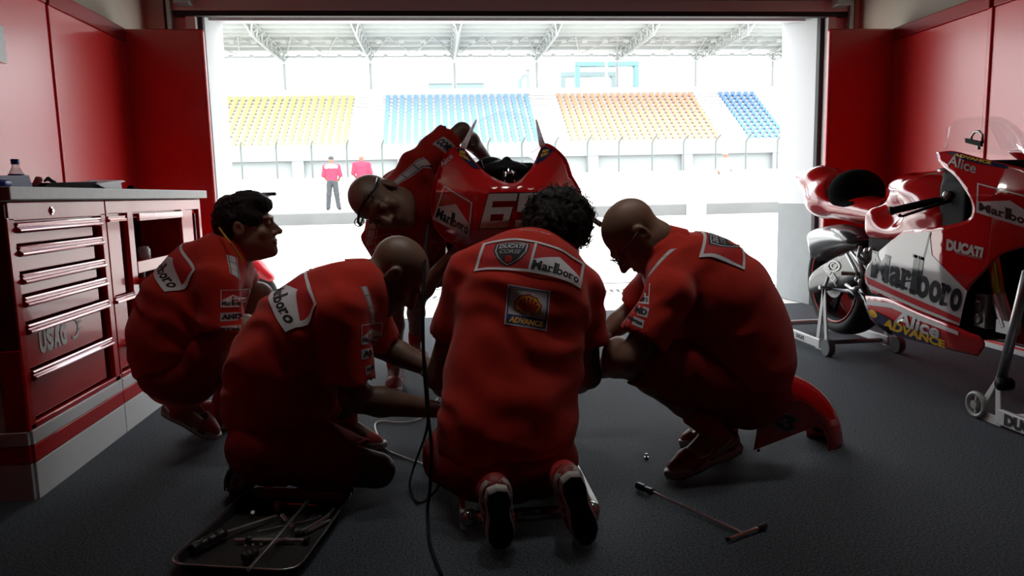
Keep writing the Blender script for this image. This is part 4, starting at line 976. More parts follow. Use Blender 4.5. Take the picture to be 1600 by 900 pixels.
# ---------------- bald man with glasses squatting on the right
d = dict(label='bald person with glasses squatting in profile in front of the parked motorcycle', loc=(1.1, 2.5, 0), seed=41, flat=(-.62, .25, .75), mus=1.1,
  torso=[(P(1042, 392, 2.52), .085, .9), (P(1082, 432, 2.52), .165, .9), (P(1118, 475, 2.52), .20, .86), (P(1145, 535, 2.52), .205, .84), (P(1155, 585, 2.52), .195, .85), (P(1160, 605, 2.52), .16, .9)],
  shL=P(1046, 462, 2.34), shR=P(1030, 440, 2.72), elL=P(985, 562, 2.30), elR=P(985, 490, 2.84), wrL=P(918, 582, 2.66), wrR=P(930, 535, 2.80),
  hipL=P(1165, 615, 2.42), hipR=P(1160, 610, 2.64), knL=P(968, 552, 2.38), knR=P(1010, 575, 2.74), anL=P(1118, 672, 2.41), anR=P(1120, 665, 2.66), calfL=(1, 0, 0), calfR=(1, 0, 0),
  heL=P(1158, 700, 2.46), toeL=(.755, 2.335, .0), upL=(-.25, -.1, 1), heR=P(1150, 690, 2.7), toeR=(.905, 2.63, 0), upR=(-.2, 0, 1),
  hc=P(990, 368, 2.52), hu=(-.85, .1, .52), hf=(-.52, -.04, -.85), hs=1.07, slv=.66, fold=.007, slr=.086, folddir=(-.4, .2, .8),
  hdL=((-1, .2, .0), (0, 0, -1), (0, 1, 0)), hdR=((-.8, .2, -.5), (0, .3, -1), (0, -1, 0)), colr=.09, colh=.0,
  pel=(P(1165, 612, 2.53), (.16, .18, .13), None, .05), shl=.86)
r, so, L = make_person(d); PEOPLE['E'] = r
back_patch(so, d['bv'], P(1130, 358, 2.52), (-.88, 0, .45), (.12, 1, .1), (.42, -.25, .85), .36, .15)
NE = (-.25, -1, .05)
quad_decal('sleeve_badge', art_chevron(.075, .075), .075, .075, d['bv'], (985, 474), (1013, 474), (988, 444), 2.3, NE, so)
quad_decal('sleeve_badge', art_text(.075, .035, 'AMD'), .075, .035, d['bv'], (980, 488), (1010, 494), (984, 474), 2.3, NE, so)
quad_decal('sleeve_badge', art_text(.075, .03, 'Bridgestone'), .075, .03, d['bv'], (974, 500), (1003, 510), (977, 488), 2.3, NE, so)
quad_decal('shoulder_stripe', art_stripe(.17, .045), .17, .045, d['bv'], (1003, 424), (1032, 370), (1016, 424), 2.35, (-.6, -.6, .6), so)
m = MB()
for s in (-1, 1):
    m.tube([L(s*.083, -.01, .008), L(s*.080, .05, .012), L(s*.066, .098, .010)], .0022, n=5)
    m.tube([L(s*.034+.027*math.cos(t), .108-.006*abs(math.cos(t)), .004+.018*math.sin(t)) for t in [i*PI/8 for i in range(17)]], .0022, n=5)
m.tube([L(-.008, .113, .008), L(.008, .113, .008)], .002, n=5)
obj('glasses', m, GLASS, r, smooth=True, label='thin dark glasses')
# ---------------- three people far off on the pit platform
def far_person(px, feet, Y, h, label, top, bottom, hat, extra=None, arms=.0):
    b = P(px, 300, Y); x, z0 = b.x, feet; s = h/1.75
    t = thing('person', label, 'person', (x, Y, z0)); Q = lambda a, q, c: (x+a*s, Y+q*s, z0+c*s)
    S = Sdf(); S.ell(Q(0, 0, 1.62), (.075*s, .095*s, .115*s), k=.03); S.cone(Q(0, 0, 1.42), Q(0, 0, 1.55), .055*s, k=.03); S.cone(Q(0, 0, .95), Q(0, 0, 1.32), .085*s, .085*s, k=.05)
    for q in (-1, 1):
        S.chain([Q(q*.2, 0, 1.40), Q(q*.27, .02, 1.12), Q(q*.19, .16, .98)], [.05*s, .042*s, .032*s]); S.ell(Q(q*.15, .2, .97), .05*s)
        S.chain([Q(q*.09, 0, .92), Q(q*.13, -.02, .5), Q(q*.17, 0, .08)], [.085*s, .06*s, .045*s])
    obj('body', S.mesh(.02*s), SKIN, t, fix=False)
    S = Sdf(); S.cone(Q(0, 0, .93), Q(0, 0, 1.32), .165*s, .19*s, k=.06, flat=(0, 1, 0), fs=.68)
    for q in (-1, 1): S.chain([Q(q*.08, 0, 1.42), Q(q*.2, 0, 1.40), Q(q*.275, .02, 1.13)], [.07*s, .078*s, .068*s], k=.05)
    S.cut(Q(0, 0, .9), (0, 0, -1)); obj('shirt', S.mesh(.018*s, cloth_disp(.008, 3)), top, t, fix=False)
    S = Sdf(); S.ell(Q(0, 0, .93), (.165*s, .12*s, .12*s), k=.05)
    for q in (-1, 1): S.chain([Q(q*.085, 0, .88), Q(q*.125, -.02, .5), Q(q*.17, 0, .09)], [.10*s, .082*s, .072*s], k=.03)
    obj('trousers', S.mesh(.018*s, cloth_disp(.01, 8)), bottom, t, fix=False)
    for q in (-1, 1): m = MB(); m.sphere(Q(q*.19, .05, .045), (.05*s, .13*s, .045*s)); obj('shoe', m, SHOEB if bottom is not WHT else SHOEW, t, smooth=True)
    m = MB(); m.sphere(Q(0, -.005, 1.675), (.088*s, .105*s, .075*s)); m.box(Q(-.07, .06, 1.655), Q(.07, .2, 1.67)); obj('cap', m, hat, t, smooth=True)
    if extra: extra(t, Q, s)
    return t
FR = mat('far_red_shirt', (.62, .03, .07), rough=.8); FD = mat('far_dark_trousers', (.045, .05, .055), rough=.8); FC = mat('far_dark_cap', (.05, .05, .05), rough=.7); WHT = mat('far_white_cloth', (.8, .8, .78), rough=.8)
def yoke(t, Q, s):
    S = Sdf(); S.chain([Q(-.16, -.06, 1.40), Q(0, -.08, 1.42), Q(.16, -.06, 1.40)], [.065*s, .075*s, .065*s], k=.05); obj('yoke', S.mesh(.02), WHT, t, fix=False, label='white shoulder yoke')
far_person(520, .60, 24.7, 1.78, 'person in red shirt and dark trousers standing on the pit platform', FR, FD, FC, yoke)
far_person(567, .60, 24.75, 1.86, 'person in plain red shirt and pale cap standing on the pit platform', FR, FD, WHT)
far_person(1133, .60, 24.7, 1.72, 'person all in white standing on the pit platform', WHT, WHT, WHT)
# ================================================================ motorcycles
FRED = mat('fairing_red', (.54, .008, .010), rough=.13, coat=1., coat_rough=.03)
FWH = mat('fairing_white', (.62, .62, .62), rough=.2, coat=.6); FNV = mat('fairing_navy', (.015, .02, .07), rough=.2, coat=.6); FYL = mat('fairing_yellow', (.75, .42, .02), rough=.25, coat=.4); FBK = mat('fairing_lettering', (.02, .02, .022), rough=.25, coat=.4); FGR = mat('fairing_grey', (.33, .33, .34), rough=.3)
FM = [FWH, FRED, FBK, FNV, FYL, FGR]
MBLK = mat('engine_black', (.005, .005, .006), rough=.55, spec=.10); TYRE = mat('tyre_rubber', (.018, .018, .019), rough=.75); RIM = mat('wheel_black', (.015, .015, .017), rough=.35); RIMR = mat('rim_red_line', (.55, .03, .02), rough=.35)
ALU = mat('brushed_aluminium', (.46, .47, .48), rough=.33, metal=.85); DULL = mat('dull_metal', (.2, .2, .2), rough=.4, metal=.7); GOLD = mat('gold_fork', (.75, .38, .05), rough=.25, metal=.9); CARB = mat('carbon_fibre', (.03, .033, .04), rough=.25, coat=.6)
SILV = mat('silver_paint', (.40, .41, .41), rough=.28, metal=.35, coat=.5); SEATB = mat('seat_foam', (.006, .006, .006), rough=.95, spec=.05); STW = mat('stand_white', (.66, .67, .67), rough=.35)
SCR = bpy.data.materials.new('clear_screen'); SCR.use_nodes = True
_n = SCR.node_tree; _n.nodes.clear(); _o = _n.nodes.new('ShaderNodeOutputMaterial'); _mx = _n.nodes.new('ShaderNodeMixShader'); _t = _n.nodes.new('ShaderNodeBsdfTransparent'); _g = _n.nodes.new('ShaderNodeBsdfGlossy'); _f = _n.nodes.new('ShaderNodeFresnel')
_f.inputs[0].default_value = 1.45; _g.inputs['Roughness'].default_value = .03; _t.inputs[0].default_value = (.93, .94, .95, 1)
_mx.inputs[0].default_value = .07; _n.links.new(_t.outputs[0], _mx.inputs[1]); _n.links.new(_g.outputs[0], _mx.inputs[2]); _n.links.new(_mx.outputs[0], _o.inputs[0])
BX = 2.5
def curve_pts(pts, n=4, sharp=()):
    """closed Catmull-Rom through the points, corners listed in sharp stay"""
    k = len(pts); out = []
    for i in range(k):
        p0, p1, p2, p3 = pts[(i-1) % k], pts[i], pts[(i+1) % k], pts[(i+2) % k]
        if i in sharp: p0 = (2*p1[0]-p2[0], 2*p1[1]-p2[1])
        if (i+1) % k in sharp: p3 = (2*p2[0]-p1[0], 2*p2[1]-p1[1])
        for j in range(n):
            t = j/n
            out.append(tuple(.5*(2*p1[a]+(p2[a]-p0[a])*t+(2*p0[a]-5*p1[a]+4*p2[a]-p3[a])*t*t+(3*p1[a]-p0[a]-3*p2[a]+p3[a])*t**3) for a in (0, 1)))
    return out
def grid_poly(pts, step):
    bm = bmesh.new(); vs = [bm.verts.new((x, y, 0)) for x, y in pts]; bm.faces.new(vs); bmesh.ops.triangulate(bm, faces=bm.faces)
    for _ in range(7):
        es = [e for e in bm.edges if e.calc_length() > step]
        if not es: break
        bmesh.ops.subdivide_edges(bm, edges=es, cuts=1); bmesh.ops.triangulate(bm, faces=[f for f in bm.faces if len(f.verts) > 3])
    bmesh.ops.beautify_fill(bm, faces=bm.faces, edges=[e for e in bm.edges if not e.is_boundary])
    return bm
def hwf(y, z):
    w = .27
    if z < .6: w -= .26*(.6-z)
    if z > .95: w -= .45*(z-.95)
    if y < 3.0: w -= .30*(3.0-y)+.3*max(0, 2.8-y)
    if y > 3.4: w -= .10*(y-3.4)
    return max(.03, w)
def side_pt(x, y, f=hwf, cx=BX):
    w = .25
    for _ in range(12):
        p = PXX(x, y, cx-w); w = .5*w+.5*f(p.y, p.z)
    return PXX(x, y, cx-w)
def edge_dist(p, poly):
    best = 9.
    for i in range(len(poly)):
        (x0, y0), (x1, y1) = poly[i], poly[(i+1) % len(poly)]; dx, dy = x1-x0, y1-y0; L = dx*dx+dy*dy
        t = 0 if L == 0 else max(0, min(1, ((p[0]-x0)*dx+(p[1]-y0)*dy)/L)); best = min(best, math.hypot(p[0]-x0-t*dx, p[1]-y0-t*dy))
    return best
def side_panel(pts, f=hwf, step=10, th=.006, n=4, sharp=(), cx=BX):
    """panel seen from the side in the photo, with its mirror twin on the far side; returns near and far meshes (with thickness)"""
    poly = curve_pts(pts, n, sharp); bm = grid_poly(poly, step)
    near = bpy.data.meshes.new('near')
    for v in bm.verts: v.co = side_pt(v.co.x, v.co.y, f, cx)
    bmesh.ops.recalc_face_normals(bm, faces=bm.faces)
    if sum(fc.normal.x*fc.calc_area() for fc in bm.faces) > 0: bmesh.ops.reverse_faces(bm, faces=bm.faces)
    for fc in bm.faces: fc.smooth = True
    bm.to_mesh(near); far = near.copy()
    far.transform(Matrix.Translation((2*cx, 0, 0)) @ Matrix.Scale(-1, 4, (1, 0, 0))); far.flip_normals(); bm.free()
    return near, far
def pillow(pts, xc, hw, r, step=8, n=4, sharp=()):
    """rounded solid whose outline in the photo, on the plane x = xc, is pts"""
    poly = curve_pts(pts, n, sharp); q = [PXX(x, y, xc) for x, y in poly]; P2 = [(v.y, v.z) for v in q]
    bm = grid_poly(P2, step*.0036); out = bpy.data.meshes.new('pillow'); b2 = bmesh.new(); bnd = {v for v in bm.verts if v.is_boundary}
    maps = []
    for s in (-1, 1):
        mp = {}
        for v in bm.verts:
            d = min(1, edge_dist((v.co.x, v.co.y), P2)/r); w = hw*math.sqrt(max(0, 1-(1-d)**2))
            if v in bnd:
                if s == 1: mp[v] = maps[0][v]; continue
                w = 0
            mp[v] = b2.verts.new((xc+s*w, v.co.x, v.co.y))
        maps.append(mp)
        for f in bm.faces:
            try: b2.faces.new([mp[v] for v in f.verts])
            except ValueError: pass
    bmesh.ops.recalc_face_normals(b2, faces=b2.faces)
    for f in b2.faces: f.smooth = True
    b2.to_mesh(out); bm.free(); b2.free(); return out
def solid(o, th):
    m = o.modifiers.new('Solidify', 'SOLIDIFY'); m.thickness = th; m.offset = -1; return o
def pxart(a, quad, f=hwf, cx=BX):
    """artwork in photo pixels (y down) for a side panel: vertices solved on the panel itself"""
    return a
def side_decal(name, layers, parent, f=hwf, cx=BX, M=None, step=7):
    """layers: list of (verts in photo px, faces, material, layer) laid on the near side surface"""
    bm = bmesh.new()
    for vs, fs, mi, ly in layers:
        b2 = bmesh.new(); vv = [b2.verts.new((x, y, 0)) for x, y in vs]
        for fc in fs:
            try: b2.faces.new([vv[i] for i in fc])
            except ValueError: pass
        bmesh.ops.triangulate(b2, faces=b2.faces)
        for _ in range(6):
            es = [e for e in b2.edges if e.calc_length() > step]
            if not es: break
            bmesh.ops.subdivide_edges(b2, edges=es, cuts=1); bmesh.ops.triangulate(b2, faces=[g for g in b2.faces if len(g.verts) > 3])
        g = lambda y, z: f(y, z)+.0022+.0011*ly
        for v in b2.verts: v.co = side_pt(v.co.x, v.co.y, g, cx)
        b2.normal_update()
        for fc in b2.faces:
            fc.material_index = mi; fc.smooth = True
            if fc.normal.x > 0: fc.normal_flip()
        me = bpy.data.meshes.new('t'); b2.to_mesh(me); b2.free(); bm.from_mesh(me); bpy.data.meshes.remove(me)
    me = bpy.data.meshes.new(name); bm.to_mesh(me); bm.free()
    if M is not None: me.transform(M)
    return obj(name, me, FM, parent, fix=False)
def warp(a, w, h, ll, lr, ul, ur=None):
    """place artwork (w x h) in a photo quadrilateral -> layers in px"""
    ur = ur or (lr[0]+ul[0]-ll[0], lr[1]+ul[1]-ll[1]); out = []
    for vs, fs, mi, ly in a.l:
        q = []
        for x, y in vs:
            u, v = x/w, y/h
            q.append(tuple((ll[k]*(1-u)+lr[k]*u)*(1-v)+(ul[k]*(1-u)+ur[k]*u)*v for k in (0, 1)))
        out.append((q, fs, mi, ly))
    return out
def wheel(root, c, R, w, name='wheel', M=Matrix(), line=True, label=None):
    c = Vector(c); ax = Vector((1, 0, 0)); m = MB()
    prof = []
    for i in range(13):
        a = PI*(i/12-.5); prof.append((R-.055+.055*math.cos(a)**.8, w/2*math.sin(a)))
    prof = [(R-.075, -w*.42)]+prof+[(R-.075, w*.42)]
    m.lathe(c, ax, prof, n=56, caps=False); me = m.mesh(); me.transform(M); wo = obj(name, me, TYRE, root, smooth=True, label=label)
    m = MB(); m.lathe(c, ax, [(R-.074, -w*.43), (R-.080, -w*.45), (R-.088, -w*.42), (R-.10, -w*.3), (R-.105, 0), (R-.10, w*.3), (R-.088, w*.42), (R-.080, w*.45), (R-.074, w*.43)], n=56, caps=False)
    for k in range(5):
        a = 2*PI*k/5+.3; d = Vector((0, math.cos(a), math.sin(a))); t = Vector((0, -math.sin(a), math.cos(a)))
        m.tube([c+d*.03+t*.015, c+d*.13, c+d*(R-.10)+t*.02], [.022, .016, .018], n=8); m.tube([c+d*.03-t*.015, c+d*.13, c+d*(R-.10)-t*.02], [.022, .016, .018], n=8)
    m.lathe(c-ax*.06, ax, [(.045, 0), (.05, .01), (.05, .11), (.045, .12)], n=24); me = m.mesh(); me.transform(M); obj('rim', me, RIM, wo, smooth=False)
    if line:
        m = MB()
        for s in (-1, 1): m.torus(c+ax*s*w*.45, ax, R-.081, .005, n=56, m=6)
        me = m.mesh(); me.transform(M); obj('rim_line', me, RIMR, wo, smooth=True, label='thin red rim line')
    m = MB(); m.lathe(c-ax*.085, ax, [(.055, 0), (.105, 0), (.105, .005), (.055, .005)], n=40, caps=False); me = m.mesh(); me.transform(M); obj('brake_disc', me, DULL, wo)
    return wo
def place(name, me, ms, root, M, **kw):
    me = me.mesh() if isinstance(me, MB) else me
    me.transform(M); return obj(name, me, ms, root, fix=kw.pop('fix', False), **kw)
def make_bike(M, label, side=True, front_wheel=True, fork=True, group=None):
    """the bike modelled where the parked one stands; M moves it"""
    o0 = M @ Vector((BX, 3.5, 0))
    root = thing('motorcycle', label, 'motorcycle', tuple(o0), group)
    I = Matrix(M)
    rw = wheel(root, (BX, 4.2, .424), .335, .19, 'rear_wheel', I)
    # tail, seat, tank
    S = Sdf(); S.chain([(BX, 4.72, 1.065), (BX, 4.52, 1.03), (BX, 4.34, .95)], [.075, .125, .165], k=.06, flat=(0, .3, 1), fs=.72); S.cone((BX, 4.36, .90), (BX, 3.70, .83), .165, .125, k=.07, flat=(0, 0, 1), fs=.6)
    S.ell((BX, 4.14, 1.01), (.15, .17, .15), k=.03, mode='s')
    for s in (-1, 1): S.ell((BX+s*.20, 4.62, .98), (.05, .12, .035), k=.02, mode='s')
    tail = place('tail', S.mesh(.008, smooth=2), FRED, root, I)
    S = Sdf(); S.ell((BX, 4.13, .965), (.165, .13, .135), k=.02); S.ell((BX, 4.05, .885), (.145, .22, .05), k=.04); place('seat_pad', S.mesh(.009), SEATB, root, I)
    S = Sdf(); S.ell((BX, 3.40, .94), (.20, .26, .13), k=.04); S.ell((BX, 3.58, .97), (.14, .15, .09), k=.05); S.ell((BX, 3.25, .88), (.21, .2, .13), k=.05); S.cone((BX, 3.62, .86), (BX, 3.75, .84), .13, .10, k=.05); S.box((BX, 3.42, .80), (.20, .33, .09), rd=.06, k=.05)
    for s in (-1, 1): S.ell((BX+s*.24, 3.52, .87), (.10, .14, .10), k=.03, mode='s')
    tank = place('fuel_tank', S.mesh(.009, smooth=2), FRED, root, I)
    m = MB(); m.lathe((BX, 3.36, 1.06), (0, 0, 1), [(.04, 0), (.042, .012), (.03, .018)], n=20); place('filler_cap', m, ALU, tank, I)
    # side fairing, belly pan
    P1 = [(1412, 361), (1440, 357), (1480, 352), (1510, 344), (1519, 332), (1516, 312), (1504, 291), (1490, 273), (1476, 262), (1466, 250), (1463, 238), (1490, 236), (1530, 246), (1575, 257), (1612, 266), (1660, 285), (1690, 330), (1640, 372), (1600, 386), (1575, 394), (1558, 404), (1535, 428), (1512, 455), (1503, 485), (1498, 513), (1440, 490), (1395, 470), (1362, 457), (1352, 442), (1352, 424), (1366, 400), (1388, 380)]
    near, far = side_panel(P1, sharp=(0, 10, 16, 24, 27), step=8, n=6)
    fa = solid(place('side_fairing', near, FRED, root, I), .006); solid(place('side_fairing', far, FRED, root, I), .006)
    P2 = [(1352, 462), (1392, 468), (1440, 489), (1498, 512), (1515, 520), (1530, 526), (1538, 540), (1528, 557), (1500, 551), (1469, 543), (1420, 530), (1385, 519), (1360, 496)]
    hb = lambda y, z: max(.06, .225-.55*max(0, .33-z)-.25*max(0, 3.0-y))
    near, far = side_panel(P2, hb, sharp=(0, 3, 7), step=9)
    be = solid(place('belly_pan', near, FRED, root, I), .006); solid(place('belly_pan', far, FRED, root, I), .006)
    if side:
        a = [([(1352, 442), (1352, 424), (1366, 400), (1388, 380), (1409, 366), (1452, 362), (1456, 399), (1511, 455), (1504, 484), (1499, 509), (1440, 486), (1395, 466), (1360, 452)], [tuple(range(13))], 0, 0)]
        a += [([(1353, 432), (1395, 452), (1440, 471), (1500, 497), (1499, 505), (1440, 481), (1395, 461), (1356, 444)], [tuple(range(8))], 1, 1)]
        a += [([(1452, 363), (1454, 363), (1436, 440), (1399, 441), (1398, 438), (1433, 437)], [tuple(range(6))], 2, 1)]
        A_ = Art(); A_.marlboro(0, 0, 1, .62, 2, 2); a += warp(A_, 1, .84, (1360, 431), (1500, 487), (1364, 376), (1512, 425))
        A_ = Art().text('DUCATI', 0, 0, 1, 1, 0, 2, bold=.07); a += warp(A_, 1, 1, (1478, 391), (1534, 403), (1479, 373), (1537, 387))
        A_ = Art().text('DESMOSEDICI', 0, 0, 1, 1, 5, 2, bold=.0); a += warp(A_, 1, 1, (1494, 397), (1534, 406), (1494, 393), (1534, 402))
        A_ = art_chevron(1, .5); a += warp(A_, 1, .5, (1526, 331), (1625, 362), (1528, 287), (1630, 314))
        A_ = Art().text('Alice', 0, 0, 1, 1, 5, 2, bold=.015, shear=.25); a += warp(A_, 1, 1, (1480, 257), (1525, 272), (1480, 240), (1524, 255))
        a += [([(1480, 238.5), (1490, 237.5), (1530, 247.5), (1575, 258.5), (1575, 264), (1530, 256), (1492, 246)], [tuple(range(7))], 3, 1)]
        A_ = Art().text('ADVANCE', 0, 0, 1, 1, 4, 2, bold=.05); a += warp(A_, 1, 1, (1490, 243), (1548, 257), (1491, 239), (1549, 252))
        side_decal('fairing_lettering', a, fa, M=I)
        b = [([(1353, 468), (1392, 474), (1440, 495), (1497, 518), (1497, 524), (1440, 502), (1392, 481), (1354, 476)], [tuple(range(8))], 0, 1)]
        b += [([(1356, 481), (1372, 488), (1400, 504), (1440, 521), (1472, 533), (1469, 542.5), (1420, 529.5), (1386, 518.5), (1362, 497)], [tuple(range(9))], 3, 1)]
        A_ = Art().text('ADVANCE', 0, 0, 1, 1, 4, 2, bold=.05, shear=.1); b += warp(A_, 1, 1, (1377, 511), (1478, 545), (1381, 496), (1476, 532))
        A_ = Art().disc(.5, .5, .5, .5, 4, 2); b += warp(A_, 1, 1, (1357, 493), (1370, 499), (1357, 481), (1371, 488))
        A_ = Art().text('Alice', 0, 0, 1, 1, 0, 2, bold=.03); b += warp(A_, 1, 1, (1396, 504), (1466, 530), (1402, 482), (1470, 510))
        side_decal('belly_lettering', b, be, hb, M=I)
    # rear hugger, swingarm
    hg = place('rear_hugger', pillow([(1285, 362), (1293, 354), (1313, 350), (1338, 353), (1357, 364), (1366, 377), (1364, 387), (1350, 390), (1328, 393), (1308, 399), (1293, 409), (1289, 389)], BX-.06, .15, .09), SILV, root, I)
    m = pillow([(1310, 352), (1338, 354), (1357, 365), (1365, 378), (1350, 388), (1328, 372)], BX-.10, .125, .07); place('hugger_top', m, CARB, hg, I, label='dark carbon top')
    sw = place('swingarm', pillow([(1269, 437), (1277, 421), (1296, 407), (1324, 393), (1345, 388), (1362, 398), (1372, 420), (1350, 436), (1321, 449), (1301, 453), (1284, 456), (1272, 457)], BX-.15, .035, .03), mat('swingarm_grey', (.15, .155, .145), rough=.32, metal=.3, coat=.4), root, I)
    bv = None
    A_ = Art().text('BREIL', 0, 0, 1, 1, 0, 2, bold=.05); l = warp(A_, 1, 1, (1286, 420), (1306, 448), (1290, 411), (1311, 441))
    for i in range(26):
        pass
    tor = [(1302+9*math.cos(t), 416+8*math.sin(t)) for t in [2*PI*i/18 for i in range(18)]]; A2 = Art().strip(tor, 2.2, 0, 2, closed=True).strip([(1302+4.5*math.cos(t), 415+4*math.sin(t)) for t in [2*PI*i/10 for i in range(9)]], 1.8, 0, 2); l += A2.l
    side_decal('swingarm_lettering', l, sw, lambda y, z: .186, M=I)
    m = MB(); m.tube([(BX+.17, 4.2, .43), (BX+.16, 3.8, .46)], [.03, .05], n=10); m.tube([(BX-.17, 4.2, .424), (BX+.17, 4.2, .424)], .016, n=12); place('axle', m, ALU, sw, I)
    # engine, radiator, exhaust, footpeg
    S = Sdf(); S.box((BX, 3.45, .55), (.17, .30, .22), rd=.05, k=.03); S.box((BX, 3.2, .42), (.14, .2, .14), rd=.04, k=.04); S.cone((BX-.09, 3.45, .45), (BX+.09, 3.45, .45), .10, k=.03)
    place('engine', S.mesh(.012), MBLK, root, I)
    m = MB(); m.box((BX-.19, 2.99, .36), (BX+.19, 3.03, .82))
    for i in range(22): m.box((BX-.185, 2.984, .375+i*.02), (BX+.185, 2.99, .385+i*.02))
    place('radiator', m, MBLK, root, I)
    m = MB()
    m.tube([side_pt(x, y, lambda a, b: .17) for x, y in ((1344, 450), (1356, 470), (1368, 495), (1395, 515))], [.02, .026, .03, .03], n=10)
    m.tube([side_pt(x, y, lambda a, b: .19) for x, y in ((1302, 452), (1330, 455), (1350, 472))], [.010, .014, .012], n=8)
    place('exhaust', m, CARB, root, I, smooth=True)
    m = MB(); a = side_pt(1316, 427, lambda y, z: .25); b = side_pt(1342, 428, lambda y, z: .20); m.tube([a, lerp(a, b, .2), b], [.012, .011, .009], n=10); place('footpeg', m, mat('brown_rubber', (.12, .06, .04), rough=.6), root, I)
    m = MB()
    for pts in (((1323, 397), (1336, 420), (1346, 448)), ((1330, 394), (1342, 408), (1350, 425)), ((1345, 385), (1340, 402), (1352, 412)), ((1322, 445), (1332, 452), (1344, 448))): m.tube([side_pt(x, y, lambda a, b: .205) for x, y in pts], .011, n=8)
    for x, y in ((1337, 452), (1345, 440), (1354, 392), (1362, 390), (1340, 436)): q = side_pt(x, y, lambda a, b: .21); m.sphere(q, .017)
    place('foot_control', m, ALU, root, I, smooth=True)
    # windscreen, dash, bars
    sc = MB(); n = 12; k = 9; W = .175
    base = [(3.16, 1.155), (3.0, 1.13), (2.86, 1.10)]
    vs = []
    for i in range(k+1):
        v = i/k
        for j in range(n+1):
            u = j/n*2-1; th = u*PI/2
            y = 2.80+.36*abs(u)**1.6+.06*v*(1-abs(u)); z = 1.09+.065*abs(u)**1.2
            top = .20*math.sin(v*PI/2); y2 = y+v*.24*(1-abs(u)**2)**.5; vs.append((BX+W*u*(1-.25*v*v)*(1), y2+.02*v, z+top*(1-abs(u)**3)**.6))
    sc.add(vs, [(i*(n+1)+j, i*(n+1)+j+1, (i+1)*(n+1)+j+1, (i+1)*(n+1)+j) for i in range(k) for j in range(n)])
    if side:
        place('windscreen', sc, SCR, root, I, smooth=True, label='clear windscreen')
        m = MB(); m.tube([PXX(x, y, 2.47) for x, y in ((1530, 233), (1528, 226))], .006, n=8); m.tube([PXX(x, y, 2.47) for x, y in ((1517, 224), (1518, 213), (1523, 206), (1530, 205), (1535, 210), (1535, 224))], .0055, n=8); place('cable_loop', m, ALU, root, I, smooth=True)
        m = MB(); m.prism([PXX(x, y, 2.46) for x, y in ((1511, 216), (1536, 221), (1536, 229), (1512, 223))], (-.012, 0, 0)); place('sticker_band', m, MBLK, root, I)
    S = Sdf(); S.box((BX, 3.0, 1.05), (.12, .03, .05), rd=.02); S.cone((BX-.1, 3.05, 1.0), (BX+.1, 3.05, 1.0), .05); S.cone((BX, 3.0, .98), (BX, 3.1, .7), .05, .07); S.box((BX, 3.06, .90), (.19, .10, .12), rd=.03, k=.02); S.box((BX-.12, 3.10, 1.0), (.05, .07, .06), rd=.02, k=.02); place('instrument_cluster', S.mesh(.008), MBLK, root, I)
    for s in (-1, 1):
        m = MB(); m.tube([(BX+s*.10, 3.06, .955), (BX+s*.26, 3.20, .905)], .012, n=8); m.tube([(BX+s*.20, 3.145, .925), (BX+s*.33, 3.27, .88)], [.018, .0175], n=12); m.lathe((BX+s*.33, 3.27, .88), (s*.13, .125, -.045), [(.02, 0), (.022, .01), (.012, .02)], n=12)
        hb_ = place('handlebar', m, MBLK, root, I); m = MB(); m.tube([(BX+s*.17, 3.07, .93), (BX+s*.24, 3.08, .91), (BX+s*.33, 3.20, .855), (BX+s*.335, 3.215, .858)], [.008, .008, .006, .009], n=8); place('lever', m, MBLK, hb_, I)
        m = MB(); m.box((BX+s*.13, 3.03, .95), (BX+s*.18, 3.09, 1.01)); m.lathe((BX+s*.16, 3.0, 1.0), (0, 0, 1), [(.02, 0), (.022, .02), (.02, .045)], n=12); m.sphere((BX+s*.2, 3.08, .95), .02); place('reservoir', m, ALU if s < 0 else MBLK, hb_, I, smooth=False)
    if fork:
        for s in (-1, 1):
            m = MB(); m.tube([(BX+s*.105, 2.97, .92), (BX+s*.105, 2.85, .50)], .026, n=14); f_ = place('fork_leg', m, GOLD, root, I, smooth=True, label='gold fork tube')
            m = MB(); m.tube([(BX+s*.105, 2.86, .52), (BX+s*.105, 2.79, .39)], [.03, .028], n=14); m.box((BX+s*.105-.025, 2.75, .365), (BX+s*.105+.025, 2.83, .42)); place('fork_foot', m, ALU, f_, I)
            m = MB(); m.box((BX+s*.125-.03, 2.86, .37), (BX+s*.125+.03, 2.93, .52)); m.lathe((BX+s*.165, 2.9, .41), (-s, 0, 0), [(.022, 0), (.022, .02)], n=14); m.lathe((BX+s*.165, 2.9, .47), (-s, 0, 0), [(.022, 0), (.022, .02)], n=14); place('brake_caliper', m, DULL, f_, I, bevel=.006)
            m = MB(); m.tube([(BX+s*.105, 2.95, .60), (BX+s*.105, 2.94, .66)], .034, n=14); place('fork_seal', m, MBLK, f_, I)
    if front_wheel: wheel(root, (BX, 2.78, .40), .30, .12, 'front_wheel', I)
    return root
bike1 = make_bike(Matrix(), 'red and white race motorcycle parked on stands along the red wall', front_wheel=False)
